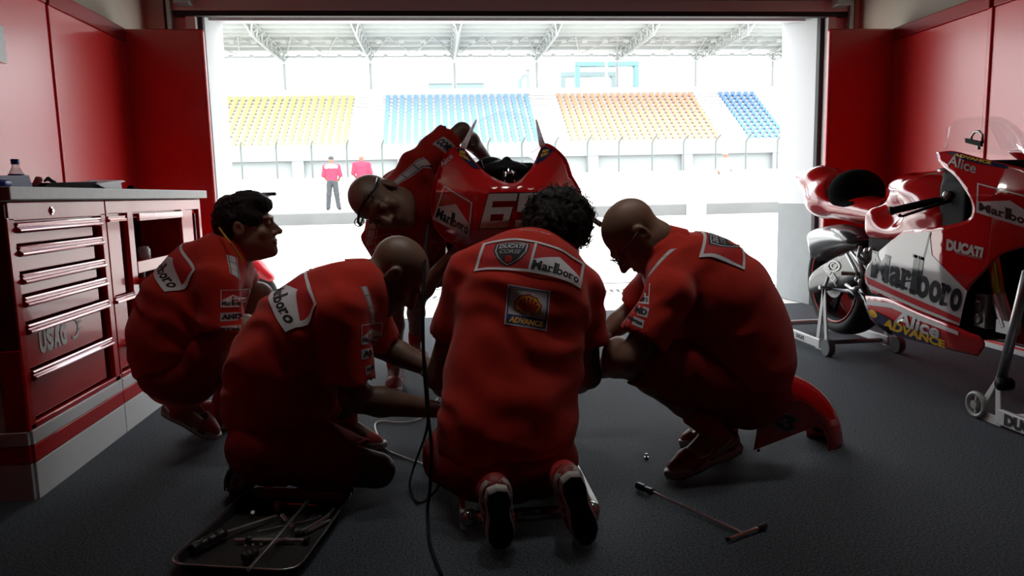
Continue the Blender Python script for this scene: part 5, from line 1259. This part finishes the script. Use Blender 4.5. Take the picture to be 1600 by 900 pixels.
# front fairing shared by front-view bikes: relief seen from the front in the photo
NX, NYT = 797, 2.86
def ndep(x, y):
    u = (x-NX)/116; d = NYT+.30*abs(u)**2.2+.22*max(0, (300-y)/75)**1.2
    if y > 345: d += .22*((y-345)/60)**2
    return d
EDGE = mat('screen_edge_white', (.9, .9, .9), rough=.3)
_en = EDGE.node_tree; _et = _en.nodes.new('ShaderNodeBsdfTranslucent'); _et.inputs[0].default_value = (.92, .92, .93, 1); _en.links.new(_et.outputs[0], _en.nodes['Material Output'].inputs[0])
def make_nose(root):
    out = [(724, 230), (712, 231), (700, 237), (689, 257), (683, 276), (677, 296), (675, 319), (677, 340), (684, 359), (699, 375), (714, 386), (730, 420), (760, 440), (797, 446), (834, 440), (864, 420), (880, 386), (896, 372), (908, 352), (913, 330), (911, 319), (905, 296), (893, 275), (884, 250), (868, 233), (856, 226), (847, 226), (833, 257), (823, 271), (810, 283), (797, 286), (787, 284), (771, 277), (752, 263)]
    poly = curve_pts(out, 3, sharp=(0, 26)); bm = grid_poly(poly, 9)
    for v in bm.verts: v.co = P(v.co.x, v.co.y, ndep(v.co.x, v.co.y))
    bmesh.ops.recalc_face_normals(bm, faces=bm.faces)
    if sum(f.normal.y*f.calc_area() for f in bm.faces) > 0: bmesh.ops.reverse_faces(bm, faces=bm.faces)
    for f in bm.faces: f.smooth = True
    me = bpy.data.meshes.new('nose'); bm.to_mesh(me); bm.free(); bv = bvh_of(me)
    no = solid(obj('nose_fairing', me, FRED, root, fix=False), .006)
    # cheeks running back from the rim
    for a, b in ((1, 13), (13, 26)):
        sub = curve_pts(out, 3, sharp=(0, 26))[a*3:b*3]; m = MB(); vs = []
        for (x, y) in sub:
            p = P(x, y, ndep(x, y)); c = P(NX, y, p.y)
            for t, sh_ in ((0, 0), (.12, .01), (.3, .035), (.5, .06)): vs.append((p.x+(c.x-p.x)*sh_*2, p.y+t, p.z-.05*t*(1 if p.z > .9 else -.5)))
        m.add(vs, [(i*4+j, i*4+j+1, (i+1)*4+j+1, (i+1)*4+j) for i in range(len(sub)-1) for j in range(3)]); solid(obj('side_cheek', m, FRED, root, smooth=True), .005)
    def front_layers(name, layers, parent=no):
        b0 = bmesh.new()
        for vs, fs, mi, ly in layers:
            b2 = bmesh.new(); vv = [b2.verts.new((x, y, 0)) for x, y in vs]
            for fc in fs:
                try: b2.faces.new([vv[i] for i in fc])
                except ValueError: pass
            bmesh.ops.triangulate(b2, faces=b2.faces)
            for _ in range(6):
                es = [e for e in b2.edges if e.calc_length() > 6]
                if not es: break
                bmesh.ops.subdivide_edges(b2, edges=es, cuts=1); bmesh.ops.triangulate(b2, faces=[g for g in b2.faces if len(g.verts) > 3])
            for v in b2.verts: v.co = P(v.co.x, v.co.y, ndep(v.co.x, v.co.y)-.003-.0012*ly)
            b2.normal_update()
            for fc in b2.faces:
                fc.material_index = mi; fc.smooth = True
                if fc.normal.y > 0: fc.normal_flip()
            me = bpy.data.meshes.new('t'); b2.to_mesh(me); b2.free(); b0.from_mesh(me); bpy.data.meshes.remove(me)
        me = bpy.data.meshes.new(name); b0.to_mesh(me); b0.free(); return obj(name, me, FM, parent, fix=False)
    six = [(.30, 1), (1., 1), (.96, .78), (.40, .78), (.36, .60), (.88, .60), (.74, 0), (.0, 0)]
    L_ = []
    def glyph(polys, ll, lr, ul, ur, mi, ly):
        A_ = Art()
        for p in polys: A_.poly(p, mi, ly)
        return warp(A_, 1, 1, ll, lr, ul, ur)
    P6 = [[(.16, 1), (1, 1), (.97, .78), (.30, .78)], [(.16, 1), (.30, .78), (.26, .0), (0, .0)], [(.26, .0), (.80, .0), (.80, .2), (.27, .2)], [(.62, .2), (.80, .2), (.88, .60), (.68, .60)], [(.28, .40), (.66, .40), (.68, .60), (.29, .60)]]
    P5 = [[(.10, 1), (1, 1), (1, .78), (.34, .78)], [(.10, 1), (.34, .78), (.28, .45), (.05, .45)], [(.24, .45), (.30, .62), (.92, .62), (.86, .45)], [(.66, .45), (.86, .45), (.80, .0), (.60, .0)], [(.0, .0), (.66, .0), (.66, .2), (.02, .2)]]
    for g, q in ((P6, ((749, 357), (806, 355), (755, 303), (809, 302))), (P5, ((803, 355), (852, 352), (807, 302), (857, 301)))):
        L_ += glyph([[(x*1.06-.03, y*1.06-.03) for x, y in p] for p in g], *q, 2, 1); L_ += glyph(g, *q, 0, 2)
    A_ = Art().text('Capirex', 0, 0, 1, 1, 2, 3, bold=-.005, shear=.3); L_ += warp(A_, 1, 1, (783, 350), (808, 345), (784, 343), (809, 338))
    L_ += warp(art_chevron(1, 1), 1, 1, (677.5, 342), (732, 372), (694, 291), (737, 317))
    L_ += warp(art_chevron(1, 1), 1, 1, (862, 372), (911, 342), (857, 317), (893, 290))
    L_ += [([(713, 233), (722, 231), (751, 264), (739, 262), (724, 249)], [(0, 1, 2, 3, 4)], 3, 1), ([(847, 230), (854, 229), (866, 234), (850, 250), (836, 257)], [(0, 1, 2, 3, 4)], 3, 1)]
    A_ = Art().text('SHELL', 0, 0, 1, .45, 4, 2, bold=.05).text('ADV', .1, .55, .8, .45, 4, 2, bold=.05); L_ += warp(A_, 1, 1, (718, 243), (735, 252), (716, 234), (727, 236)); L_ += warp(A_, 1, 1, (845, 246), (857, 240), (846, 234), (860, 233))
    A_ = Art().text('Alice', 0, 0, 1, 1, 5, 1, bold=.02, shear=.2); L_ += warp(A_, 1, 1, (690, 262), (709, 245), (686, 256), (703, 240))
    front_layers('number_and_lettering', L_)
    # windscreen bubble
    vb = curve_pts(out, 3, sharp=(0, 26))[26*3:]+[out[0]]; m = MB(); n = len(vb); k = 8; vs = []
    for i in range(k+1):
        v = i/k
        for j, (x, y) in enumerate(vb):
            u = j/(n-1); bx, by = x, y; tx = 838+(744-838)*u; ty = 188-14*math.sin(u*PI); e = v
            px = bx*(1-e)+tx*e; py = by*(1-e)+ty*e; dp = ndep(bx, by)*(1-e)+3.38*e-.10*math.sin(v*PI)*math.sin(u*PI)-.05*math.sin(u*PI)
            vs.append(P(px, py, dp))
    m.add(vs, [(i*n+j, i*n+j+1, (i+1)*n+j+1, (i+1)*n+j) for i in range(k) for j in range(n-1)]); obj('windscreen', m, SCR, root, smooth=True, label='clear windscreen')
    for q in (0, n-1): m = MB(); m.tube([vs[i*n+q] for i in range(k+1)], [.014-.0012*i for i in range(k+1)], n=8); obj('screen_edge', m, EDGE, root, smooth=True)
    S = Sdf(); c = P(788, 268, 3.08); S.ell(tuple(c), (.105, .10, .048), k=.03); S.ell(tuple(P(766, 254, 3.14)), (.05, .06, .025), k=.02); S.cone(P(745, 262, 3.14), P(830, 262, 3.14), .022, k=.02); S.cone(P(788, 262, 3.02), P(792, 250, 3.05), .022, .016, k=.015)
    da = obj('dash', S.mesh(.006), MBLK, root, fix=False)
    m = MB(); q = P(796, 275, 2.955); m.box((q.x-.03, q.y, q.z-.018), (q.x+.03, q.y+.05, q.z+.02)); obj('display', m, mat('display_dark', (.03, .03, .035), rough=.2), da, bevel=.005)
    m = MB()
    for x, y, r_ in ((789, 270, .004), (803, 269.5, .004), (791, 273, .003), (802, 273, .003), (789, 283, .003), (804, 283, .003)): m.sphere(P(x, y, 2.95), r_, n=8, m=5)
    m.box(tuple(P(792, 271, 2.955)), tuple(P(800, 269, 2.95))); obj('indicator', m, mat('indicator_pink', (.7, .35, .3), rough=.3), da)
    m = MB(); m.tube([P(752, 250, 3.05), P(756, 263, 3.0)], .002, n=5); obj('aerial', m, DULL, root); m = MB(); m.box(tuple(P(736, 226, 3.1)), tuple(P(741, 214, 3.11))); obj('screen_bracket', m, DULL, root)
    # bar end
    m = MB(); m.tube([P(880, 330, 3.22), P(925, 342, 3.12), P(939, 351, 3.08)], [.012, .012, .013], n=10); obj('handlebar_end', m, mat('bar_brown', (.08, .05, .035), rough=.4), root)
    m = MB()
    for pts in (((700, 378), (706, 400), (712, 440)), ((708, 380), (722, 410), (730, 470)), ((716, 395), (700, 430), (706, 470))): m.tube([P(x, y, 3.25) for x, y in pts], .012, n=8)
    obj('cooling_hose', m, MBLK, root, smooth=True)
b2 = make_bike(Matrix.Translation((-2.2, .46, 0)), 'red race motorcycle with large white number, nose towards the kneeling crew', side=False, front_wheel=False, fork=True)
# the front-view bike keeps only its own nose: remove the side-view fairing tops
make_nose(b2)
# small scooter out in the sun, half behind the squatting man
a = P(421, 440, 6.7); sx = a.x-.10; sy = 6.7
SCO = mat('scooter_red', (.55, .02, .03), rough=.25, coat=.6)
t = thing('scooter', 'small red scooter standing outside in the sun behind the dark haired person', 'scooter', (sx-.5, sy, 0))
def swheel(x, nm):
    m = MB(); m.torus((x, sy, .165), (0, 1, 0), .125, .042, n=36, m=12); w_ = obj(nm, m, TYRE, t, smooth=True)
    m = MB(); m.lathe((x, sy-.04, .165), (0, 1, 0), [(.03, 0), (.09, .012), (.095, .03), (.095, .05), (.09, .07), (.03, .08)], n=24); obj('rim', m, ALU, w_)
swheel(sx, 'front_wheel'); swheel(sx-1.15, 'rear_wheel')
S = Sdf(); S.chain([(sx-.16, sy, .42), (sx-.02, sy, .40), (sx+.10, sy, .30)], [.075, .085, .05], k=.04); S.cut((sx, sy, .23), (0, 0, -1)); obj('front_fender', S.mesh(.01), SCO, t, fix=False)
S = Sdf(); S.box((sx-.26, sy, .58), (.05, .19, .26), [(.93, 0, .36), (0, 1, 0), (-.36, 0, .93)], rd=.04); S.cone((sx-.34, sy, .8), (sx-.38, sy, .98), .07, .05, k=.04); S.box((sx-.7, sy, .22), (.36, .17, .05), rd=.03, k=.05); sm_ = S.mesh(.012); bv = bvh_of(sm_); lo = obj('leg_shield', sm_, SCO, t, fix=False)
decal('lettering', Art().rect(0, 0, .16, .09, 0, 0).text('RACE', .01, .02, .14, .05, 1, 1, bold=.05), BADGE, bv, (sx-.33, sy-.3, .50), (1, 0, 0), (0, 0, 1), (0, -1, 0), lo, step=.03, rng=.5)
S = Sdf(); S.chain([(sx-.85, sy, .62), (sx-1.2, sy, .64), (sx-1.5, sy, .60)], [.12, .16, .09], k=.05); S.cone((sx-.9, sy, .3), (sx-1.25, sy, .45), .13, .14, k=.08); obj('rear_body', S.mesh(.014), SCO, t, fix=False)
S = Sdf(); S.chain([(sx-.8, sy, .76), (sx-1.3, sy, .80)], [.09, .1], k=.04, flat=(0, 0, 1), fs=.6); obj('seat', S.mesh(.012), MBLK, t, fix=False)
h1 = P(411, 303, 6.5); h2 = P(430, 303, 6.42); m = MB(); m.tube([(sx-.02, sy, .2), (sx-.30, sy, .9)], .03, n=10); m.tube([(h1.x-.05, sy+.3, h1.z), (h1.x-.08, sy, h1.z-.06), h1, h2], .016, n=8); obj('handlebar', m, MBLK, t, smooth=True)
# ---------------------------------------------------------------- paddock stands
def tri_leg(m, X, pts, t=.008):
    q = [Vector((X-t/2, y, z)) for y, z in pts]; m.prism(q, (t, 0, 0))
rs = thing('paddock_stand', 'white and silver rear paddock stand lifting the parked motorcycle', 'paddock stand', (BX, 4.3, 0))
for X, nm in ((BX-.22, 'near'), (BX+.22, 'far')):
    m = MB()
    for pts in (((4.075, .40), (4.045, .40), (4.00, .06), (4.03, .035)), ((4.075, .40), (4.05, .40), (4.10, .05), (4.14, .05))): tri_leg(m, X, pts)
    tri_leg(m, X, ((4.00, .02), (4.14, .02), (4.14, .075), (4.00, .075))); tri_leg(m, X, ((4.05, .36), (4.08, .36), (4.08, .42), (4.05, .42)))
    lg = obj('leg', m, STW, rs, bevel=.003)
    m = MB(); m.box((X-.012, 4.08, .03), (X+.012, 4.62, .085)); obj('arm', m, STW, rs, bevel=.006)
    m = MB(); m.lathe((X-.02, 4.0, .052), (1, 0, 0), [(.02, 0), (.048, 0), (.052, .006), (.052, .034), (.048, .04), (.02, .04)], n=28); obj('roller', m, mat('roller_grey', (.12, .13, .13), rough=.5), rs, smooth=False)
    m = MB(); m.tube([(X, 4.06, .40), (X+.0, 4.02, .47)], .009, n=8); m.tube([(X-.03, 4.065, .405), (X+.03, 4.065, .405)], .012, n=10); obj('hook', m, ALU, rs)
m = MB(); m.tube([(BX-.22, 4.60, .058), (BX-.20, 4.72, .07), (BX+.20, 4.72, .07), (BX+.22, 4.60, .058)], .018, n=12); obj('handle', m, STW, rs, smooth=True)
m = MB(); m.tube([(BX-.22, 4.14, .05), (BX+.22, 4.14, .05)], .014, n=10); obj('cross_bar', m, DULL, rs)
bv = bvh_of(MB().box((BX-.232, 4.08, .03), (BX-.208, 4.62, .085)).mesh())
decal('lettering', Art().text('DUCATI', 0, 0, .10, .025, 2, 0, bold=.06), BADGE, bv, (BX-.24, 4.36, .045), (0, -1, 0), (0, 0, 1), (-1, 0, 0), rs, step=.05)
fs_ = thing('paddock_stand', 'silver front paddock stand with tall tube before the parked motorcycle', 'paddock stand', (BX, 2.65, 0))
for X in (BX-.22, BX+.22):
    m = MB()
    for pts in (((2.70, .20), (2.675, .20), (2.66, .03), (2.69, .03)), ((2.70, .20), (2.68, .20), (2.77, .02), (2.80, .04))): tri_leg(m, X, pts)
    tri_leg(m, X, ((2.66, .0), (2.80, .0), (2.80, .04), (2.66, .04)))
    obj('leg', m, STW, fs_, bevel=.003)
    m = MB(); m.box((X-.01, 2.15, .012), (X+.01, 2.68, .075)); m.box((X-.006, 2.15, .06), (X+.05, 2.6, .075)); obj('arm', m, STW, fs_, bevel=.004)
    m = MB(); m.torus((X-.012, 2.79, .06), (1, 0, 0), .048, .010, n=32, m=8); m.lathe((X-.025, 2.79, .06), (1, 0, 0), [(.012, 0), (.018, .0), (.018, .025), (.012, .025)], n=16); m.box((X-.016, 2.785, .015), (X-.008, 2.795, .105)); obj('roller', m, mat('roller_pale', (.32, .34, .33), rough=.4), fs_, smooth=False)
    m = MB(); p0 = Vector((X+.012, 2.69, .195)); p1 = Vector((X+.012, 2.595, .65)); m.tube([p0, p1, p1+Vector((BX-X, -.02, .08))*.5, p1+Vector((BX-X, -.02, .16))], [.019, .019, .018, .018], n=14); obj('post', m, ALU, fs_, smooth=True)
    m = MB(); m.lathe(p0-Vector((.03, .02, .015)), (1, 0, 0), [(.001, 0), (.026, .004), (.028, .03), (.026, .055), (.001, .06)], n=18); obj('pivot', m, MBLK, fs_, smooth=True)
bv = bvh_of(MB().box((BX-.23, 2.15, .012), (BX-.21, 2.68, .075)).mesh())
decal('lettering', Art().text('DUCATI', 0, 0, .24, .05, 2, 0, bold=.08), BADGE, bv, (BX-.24, 2.635, .018), (0, -1, 0), (0, 0, 1), (-1, 0, 0), fs_, step=.05)
# stand under the front-view bike: low frame reaching back between the kneeling man's shoes
st = thing('paddock_stand', 'low white stand with dark cross bar under the kneeling person before the number motorcycle', 'paddock stand', (.17, 2.3, 0))
xl, xr = P(722, 795, 2.03).x, P(903, 740, 2.4).x
for x0, x1 in ((xl, xl-.0), (xr-.02, xr)):
    m = MB(); m.box((x0-.006, 2.03, .02), (x0+.012, 3.0, .075)); obj('arm', m, STW, st, bevel=.003)
m = MB(); m.tube([(xl+.02, 2.03, .055), (xr-.02, 2.03, .055)], .02, n=14); m.sphere((xl+.02, 2.03, .055), .028); m.sphere((xr-.03, 2.03, .055), .026); obj('cross_bar', m, mat('polished_dark', (.35, .35, .35), rough=.15, metal=.9), st, smooth=True)
for x in (xl, xr-.02): m = MB(); m.tube([(x, 2.98, .05), (.3, 3.05, .6)], .018, n=10); obj('post', m, STW, st)
# ================================================================ loose things on the floor
CHR2 = mat('tool_chrome', (.62, .62, .63), rough=.22, metal=.93); TBK = mat('tool_black', (.015, .015, .015), rough=.35)
def strip_along(pts, m, r, n=6): m.tube(pts, r, n=n)
# tray: rounded rectangle in the floor plane
cr = [PZ(x, y, .03) for x, y in ((262, 882), (392, 764), (552, 769), (462, 893))]
C4 = [cr[0], cr[1], cr[2], cr[3]]
def rrect(inset, z, r=.055, k=6):
    out = []; c = sum((Vector(p) for p in C4), Vector())/4
    for i in range(4):
        p, a, b = Vector(C4[i]), Vector(C4[i-1]), Vector(C4[(i+1) % 4]); da, db = (a-p).normalized(), (b-p).normalized()
        ins = (da+db)*inset
        q0, q1, q2 = p+ins+da*r, p+ins, p+ins+db*r
        for j in range(k+1):
            t = j/k; q = q0*(1-t)**2+q1*2*t*(1-t)+q2*t*t; out.append(Vector((q.x, q.y, z)))
    return out
tr = thing('tool_tray', 'shallow dark metal tray of tools on the carpet', 'tray', tuple(sum((Vector(p) for p in C4), Vector())/4*Vector((1, 1, 0)) if False else (sum(p.x for p in C4)/4, sum(p.y for p in C4)/4, 0)))
rings = [rrect(.012, .004), rrect(.004, .03), rrect(-.006, .032), rrect(-.006, .034), rrect(.005, .034), rrect(.014, .008)]
m = MB(); n = len(rings[0]); m.add([p for r_ in rings for p in r_], [(i*n+j, i*n+(j+1) % n, (i+1)*n+(j+1) % n, (i+1)*n+j) for i in range(5) for j in range(n)]+[tuple(reversed(range(n))), tuple(range(5*n, 6*n))])
obj('pan', m, mat('tray_steel', (.11, .11, .11), rough=.35, metal=.85), tr)
m = MB(); q = rrect(-.003, .034); m.tube(q+[q[0]], .003, n=6); obj('rim', m, CHR2, tr, smooth=True)
ZT_ = .011
def T(x, y, z=ZT_): return PZ(x, y, z)
def tool(name, label, cat, parts, grp=None):
    pts = [p for mm, _, _ in parts for p in mm.v]; c = sum((Vector(p) for p in pts), Vector())/len(pts)
    t = thing(name, label, cat, (c.x, c.y, min(p.z for p in pts)), grp)
    for mm, mt, nm in parts: obj(nm, mm, mt, t, smooth=False)
    return t
def rod(p, q, r, n=10): m = MB(); m.tube([p, q], r, n=n); return m
p, q = T(389, 889, .045), T(484, 780, .05); d_ = (q-p)
m2 = MB(); m2.tube([lerp(p, q, .93), lerp(p, q, 1.02)], .008, n=12); m2.tube([lerp(p, q, .88), lerp(p, q, .94)], .0068, n=6)
m3 = MB(); m3.tube([p-d_.normalized()*.004, p+d_.normalized()*.006], .006)
tool('extension_bar', 'long bright extension bar lying across the tool tray', 'tool', [(rod(p, lerp(p, q, .9), .0045), CHR2, 'shaft'), (m2, CHR2, 'socket'), (m3, CHR2, 'tip')])
p, q = T(367, 844, .02), T(476, 844, .02); m2 = MB(); m2.sphere(T(389, 843, .022), .012); m2.tube([q, q+(q-p).normalized()*.012], .012)
tool('breaker_bar', 'straight chrome bar lying level in the middle of the tray', 'tool', [(rod(p, q, .0065), CHR2, 'shaft'), (m2, TBK, 'head')])
p, q = T(424, 786, .02), T(502, 790, .02); m2 = MB(); m2.tube([q-(q-p)*.1, q+(q-p)*.02], .008); m2.box(tuple(p+Vector((-.012, -.012, -.009))), tuple(p+Vector((.012, .02, .012))))
tool('ratchet', 'ratchet handle lying along the far edge of the tray', 'tool', [(rod(p, q, .0055), CHR2, 'shaft'), (m2, TBK, 'head')])
p, q = T(300, 858, .03), T(352, 832, .03); m2 = rod(q, T(432, 806, .02), .005)
mg = MB(); mg.tube([lerp(p, q, i/8) for i in range(9)], [.014, .017, .0145, .017, .0145, .017, .015, .018, .012], n=14)
tool('screwdriver', 'screwdriver with thick black grip pointing to the far side of the tray', 'tool', [(m2, CHR2, 'blade'), (mg, TBK, 'grip')])
p, q = T(380, 872, .03), T(402, 862, .03); mg = MB(); mg.tube([lerp(p, q, i/6) for i in range(7)], [.012, .015, .013, .015, .013, .015, .011], n=14)
tool('screwdriver', 'screwdriver with ribbed black grip at the near end of the tray', 'tool', [(rod(q, T(452, 838, .018), .004), CHR2, 'blade'), (mg, TBK, 'grip')])
tool('hex_key', 'thin chrome rod lying slanted across the tray towards the right shoe', 'tool', [(rod(T(402, 831, .016), T(496, 810, .016), .003), CHR2, 'shaft'), (rod(T(496, 810, .016), T(500, 806, .03), .003), CHR2, 'bend')])
m = MB(); m.tube([T(470, 832, .02), T(505, 812, .022), T(516, 802, .024), T(522, 795, .024)], .0055); m2 = MB(); m2.tube([T(460, 834, .018), T(470, 832, .018)], .014)
tool('combination_wrench', 'curved wrench with dark head at the outer edge of the tray', 'tool', [(m, CHR2, 'shank'), (m2, TBK, 'head')])
tool('combination_wrench', 'straight wrench lying parallel beside the curved wrench', 'tool', [(rod(T(478, 832, .016), T(515, 813, .016), .005), CHR2, 'shank'), (rod(T(474, 834, .016), T(480, 831, .016), .010), TBK, 'head')])
for k, (x, y, x2, y2, l) in enumerate(((441, 806, 448, 815, 'chrome socket pointing at the middle of the tray'), (453, 820, 459, 826, 'smaller chrome socket next to the crossing bar'))):
    m = MB(); m.tube([T(x, y, .02), lerp(T(x, y, .02), T(x2, y2, .02), .5), T(x2, y2, .02)], [.008, .008, .0065], n=12); single('socket', m, CHR2, l, 'socket')
m = MB(); m.lathe(T(435, 797, .011), (0, 0, 1), [(.012, 0), (.013, .004), (.013, .028), (.010, .03), (.008, .02), (.001, .018)], n=18); single('socket', m, CHR2, 'upright chrome socket glinting near the far end of the tray', 'socket', smooth=False)
m = MB(); m.tube([T(393, 806, .012), T(395, 800, .03)], .006); single('socket', m, CHR2, 'tiny socket alone on the left part of the tray', 'socket')
for k, (x, y) in enumerate(((384, 853), (395, 852), (408, 851))): m = MB(); m.sphere(T(x, y, .016), .005, n=8, m=6); single('hex_bolt', m, CHR2, 'small bolt in the row of three below the level bar', 'bolt', 'small bolts in the tray')
# T-handle tool on the carpet
p, q = PZ(1000, 760, .014), PZ(1161, 833, .012); d_ = (q-p).normalized()
m2 = MB(); m2.tube([p-d_*.012, p+d_*.02, p+d_*.022, p+d_*.055], [.012, .012, .009, .012], n=14); m3 = MB(); m3.tube([p-d_*.014, p-d_*.005], .009, n=12)
a, b = PZ(1136, 843, .012), PZ(1196, 821, .012); m4 = rod(a, b, .0055); m5 = MB(); m5.tube([b-(b-a).normalized()*.03, b], .0085, n=12); m5.tube([a, a+(b-a).normalized()*.008], .007, n=12)
tool('t_handle_wrench', 'long T-handled socket wrench lying alone on the carpet', 'tool', [(rod(p+d_*.05, q, .005), CHR2, 'shaft'), (m2, TBK, 'socket_head'), (m3, CHR2, 'socket_tip'), (m4, CHR2, 'handle'), (m5, TBK, 'handle_cap')])
m = MB(); c = PZ(1010, 716, 0); m.lathe(c, (0, 0, 1), [(.008, 0), (.008, .006), (.0045, .007), (.0045, .018), (.001, .019)], n=12); single('hex_bolt', m, CHR2, 'single small bolt standing on the carpet before the squatting person', 'bolt')
# front mudguard resting on the floor behind the squatting man
C0 = P(1181, 700, 2.58); fd = thing('front_mudguard', 'red front mudguard with dark outlined emblem standing on the floor behind the squatting person', 'mudguard', (C0.x, 2.6, 0))
def arcp(an, r, w): return Vector((C0.x+.0+r*math.cos(an), 2.60+w, -.01+r*math.sin(an)))
n1, n2 = 26, 12; vs = []
cx = P(1311, 692, 2.6).x-.31; C0 = Vector((cx, 2.6, 0))
for i in range(n1+1):
    an = math.radians(2+112*i/n1)
    for j in range(n2+1):
        b = (j/n2*2-1); r = .315*(1-.30*abs(b)**3); vs.append(arcp(an, r, b*.085))
m = MB(); m.add(vs, [(i*(n2+1)+j, i*(n2+1)+j+1, (i+1)*(n2+1)+j+1, (i+1)*(n2+1)+j) for i in range(n1) for j in range(n2)])
fo = solid(obj('arch', m, FRED, fd, smooth=True), .004)
pl = [P(x, y, 2.51) for x, y in ((1178, 704), (1184, 668), (1196, 648), (1226, 628), (1252, 624), (1272, 636), (1285, 652), (1282, 664), (1240, 680))]
m = MB(); m.prism(pl, (0, .006, 0)); pm = m.mesh(); bv = bvh_of(pm); po = obj('side_plate', pm, FRED, fd, bevel=.002)
A_ = Art(); A_.poly([(0, .45), (.42, 1.0), (.75, .98), (1, .78), (.86, .55), (.98, .30), (.80, .05), (.5, 0), (.42, .12)], 5, 0)
A_.poly([(.10, .46), (.42, .92), (.74, .90), (.92, .76), (.80, .55), (.90, .30), (.76, .12), (.52, .08), (.44, .18)], 2, 1)
A_.poly([(.30, .45), (.58, .75), (.74, .72), (.55, .5)], 5, 2); A_.poly([(.38, .38), (.6, .55), (.74, .42), (.66, .26), (.52, .24), (.6, .38)], 5, 2)
quad_decal('emblem', A_, 1, 1, bv, (1197, 668), (1245, 680), (1203, 640), 2.50, (0, -1, 0), po, mats=[CLG, FRED, FBK, FNV, FYL, FGR], step=.02)
m = MB(); m.tube([P(1270, 668, 2.515), P(1283, 674, 2.53)], .008); obj('mount', m, MBLK, fd); m = MB(); m.tube([P(1185, 704, 2.51), P(1185, 700, 2.53)], .006); obj('mount', m, MBLK, fd)
# cables hanging from the number motorcycle to the floor
CAB = mat('cable_black', (.010, .010, .010), rough=.9, spec=.1); CABW = mat('cable_grey', (.5, .5, .5), rough=.4)
def spl(pts, n=8):
    out = []
    for i in range(len(pts)-1):
        p0, p1, p2, p3 = pts[max(0, i-1)], pts[i], pts[i+1], pts[min(len(pts)-1, i+2)]
        for j in range(n):
            t = j/n; out.append(.5*(2*p1+(p2-p0)*t+(2*p0-5*p1+4*p2-p3)*t*t+(3*p1-p0-3*p2+p3)*t**3))
    return out+[pts[-1]]
def cable(label, pts, r, mt): m = MB(); m.tube(spl([Vector(p) for p in pts]), r, n=7); return single('cable', m, mt, label, 'cable', smooth=True)
Yc = 2.28
cable('black cable hanging straight down beside the kneeling back', [P(669, 352, 2.85), P(664, 400, 2.5), P(661, 470, 2.32), P(662, 560, 2.24), P(668, 640, 2.2), P(674, 700, 2.16), PZ(672, 760, .10), PZ(668, 800, .03), PZ(672, 850, .008), PZ(690, 900, .006)], .0055, CAB)
cable('black cable looping onto the floor beside the kneeling back', [P(667, 360, 2.86), P(662, 420, 2.5), P(660, 520, 2.3), P(668, 610, 2.22), P(667, 670, 2.2), PZ(650, 720, .06), PZ(640, 760, .012), PZ(655, 786, .008), PZ(682, 765, .008), PZ(688, 745, .008)], .0045, CAB)
cable('thin pale cable curling over the carpet behind the tray', [PZ(688, 742, .012), PZ(660, 725, .006), PZ(632, 715, .006), PZ(600, 700, .006), PZ(590, 680, .006), PZ(586, 664, .006), PZ(596, 658, .006), PZ(625, 660, .006), PZ(655, 655, .006), PZ(672, 640, .006), PZ(684, 622, .006)], .004, CABW)
# ================================================================ light
w = bpy.data.worlds.new('sky'); SC.world = w; w.use_nodes = True
nt = w.node_tree; bg = nt.nodes['Background']
bg.inputs[0].default_value = (.95, .98, 1, 1); bg.inputs[1].default_value = SKY_E
sun = bpy.data.objects.new('sun', bpy.data.lights.new('sun', 'SUN')); COL.objects.link(sun); sun.data.energy = SUN_E; sun.data.angle = .02; sun.rotation_euler = SUN_R; sun.data.color = (1, .95, .87)
SC.view_settings.view_transform = 'Standard'; SC.view_settings.look = 'None'; SC.view_settings.gamma = 1; SC.view_settings.use_curve_mapping = False
SC.view_settings.exposure = EXPO
cy = SC.cycles
cy.use_denoising = True; cy.max_bounces = 10; cy.diffuse_bounces = 2; cy.glossy_bounces = 4; cy.transmission_bounces = 6; cy.transparent_max_bounces = 8
cy.sample_clamp_indirect = 6; cy.use_adaptive_sampling = True; cy.caustics_reflective = False; cy.caustics_refractive = False
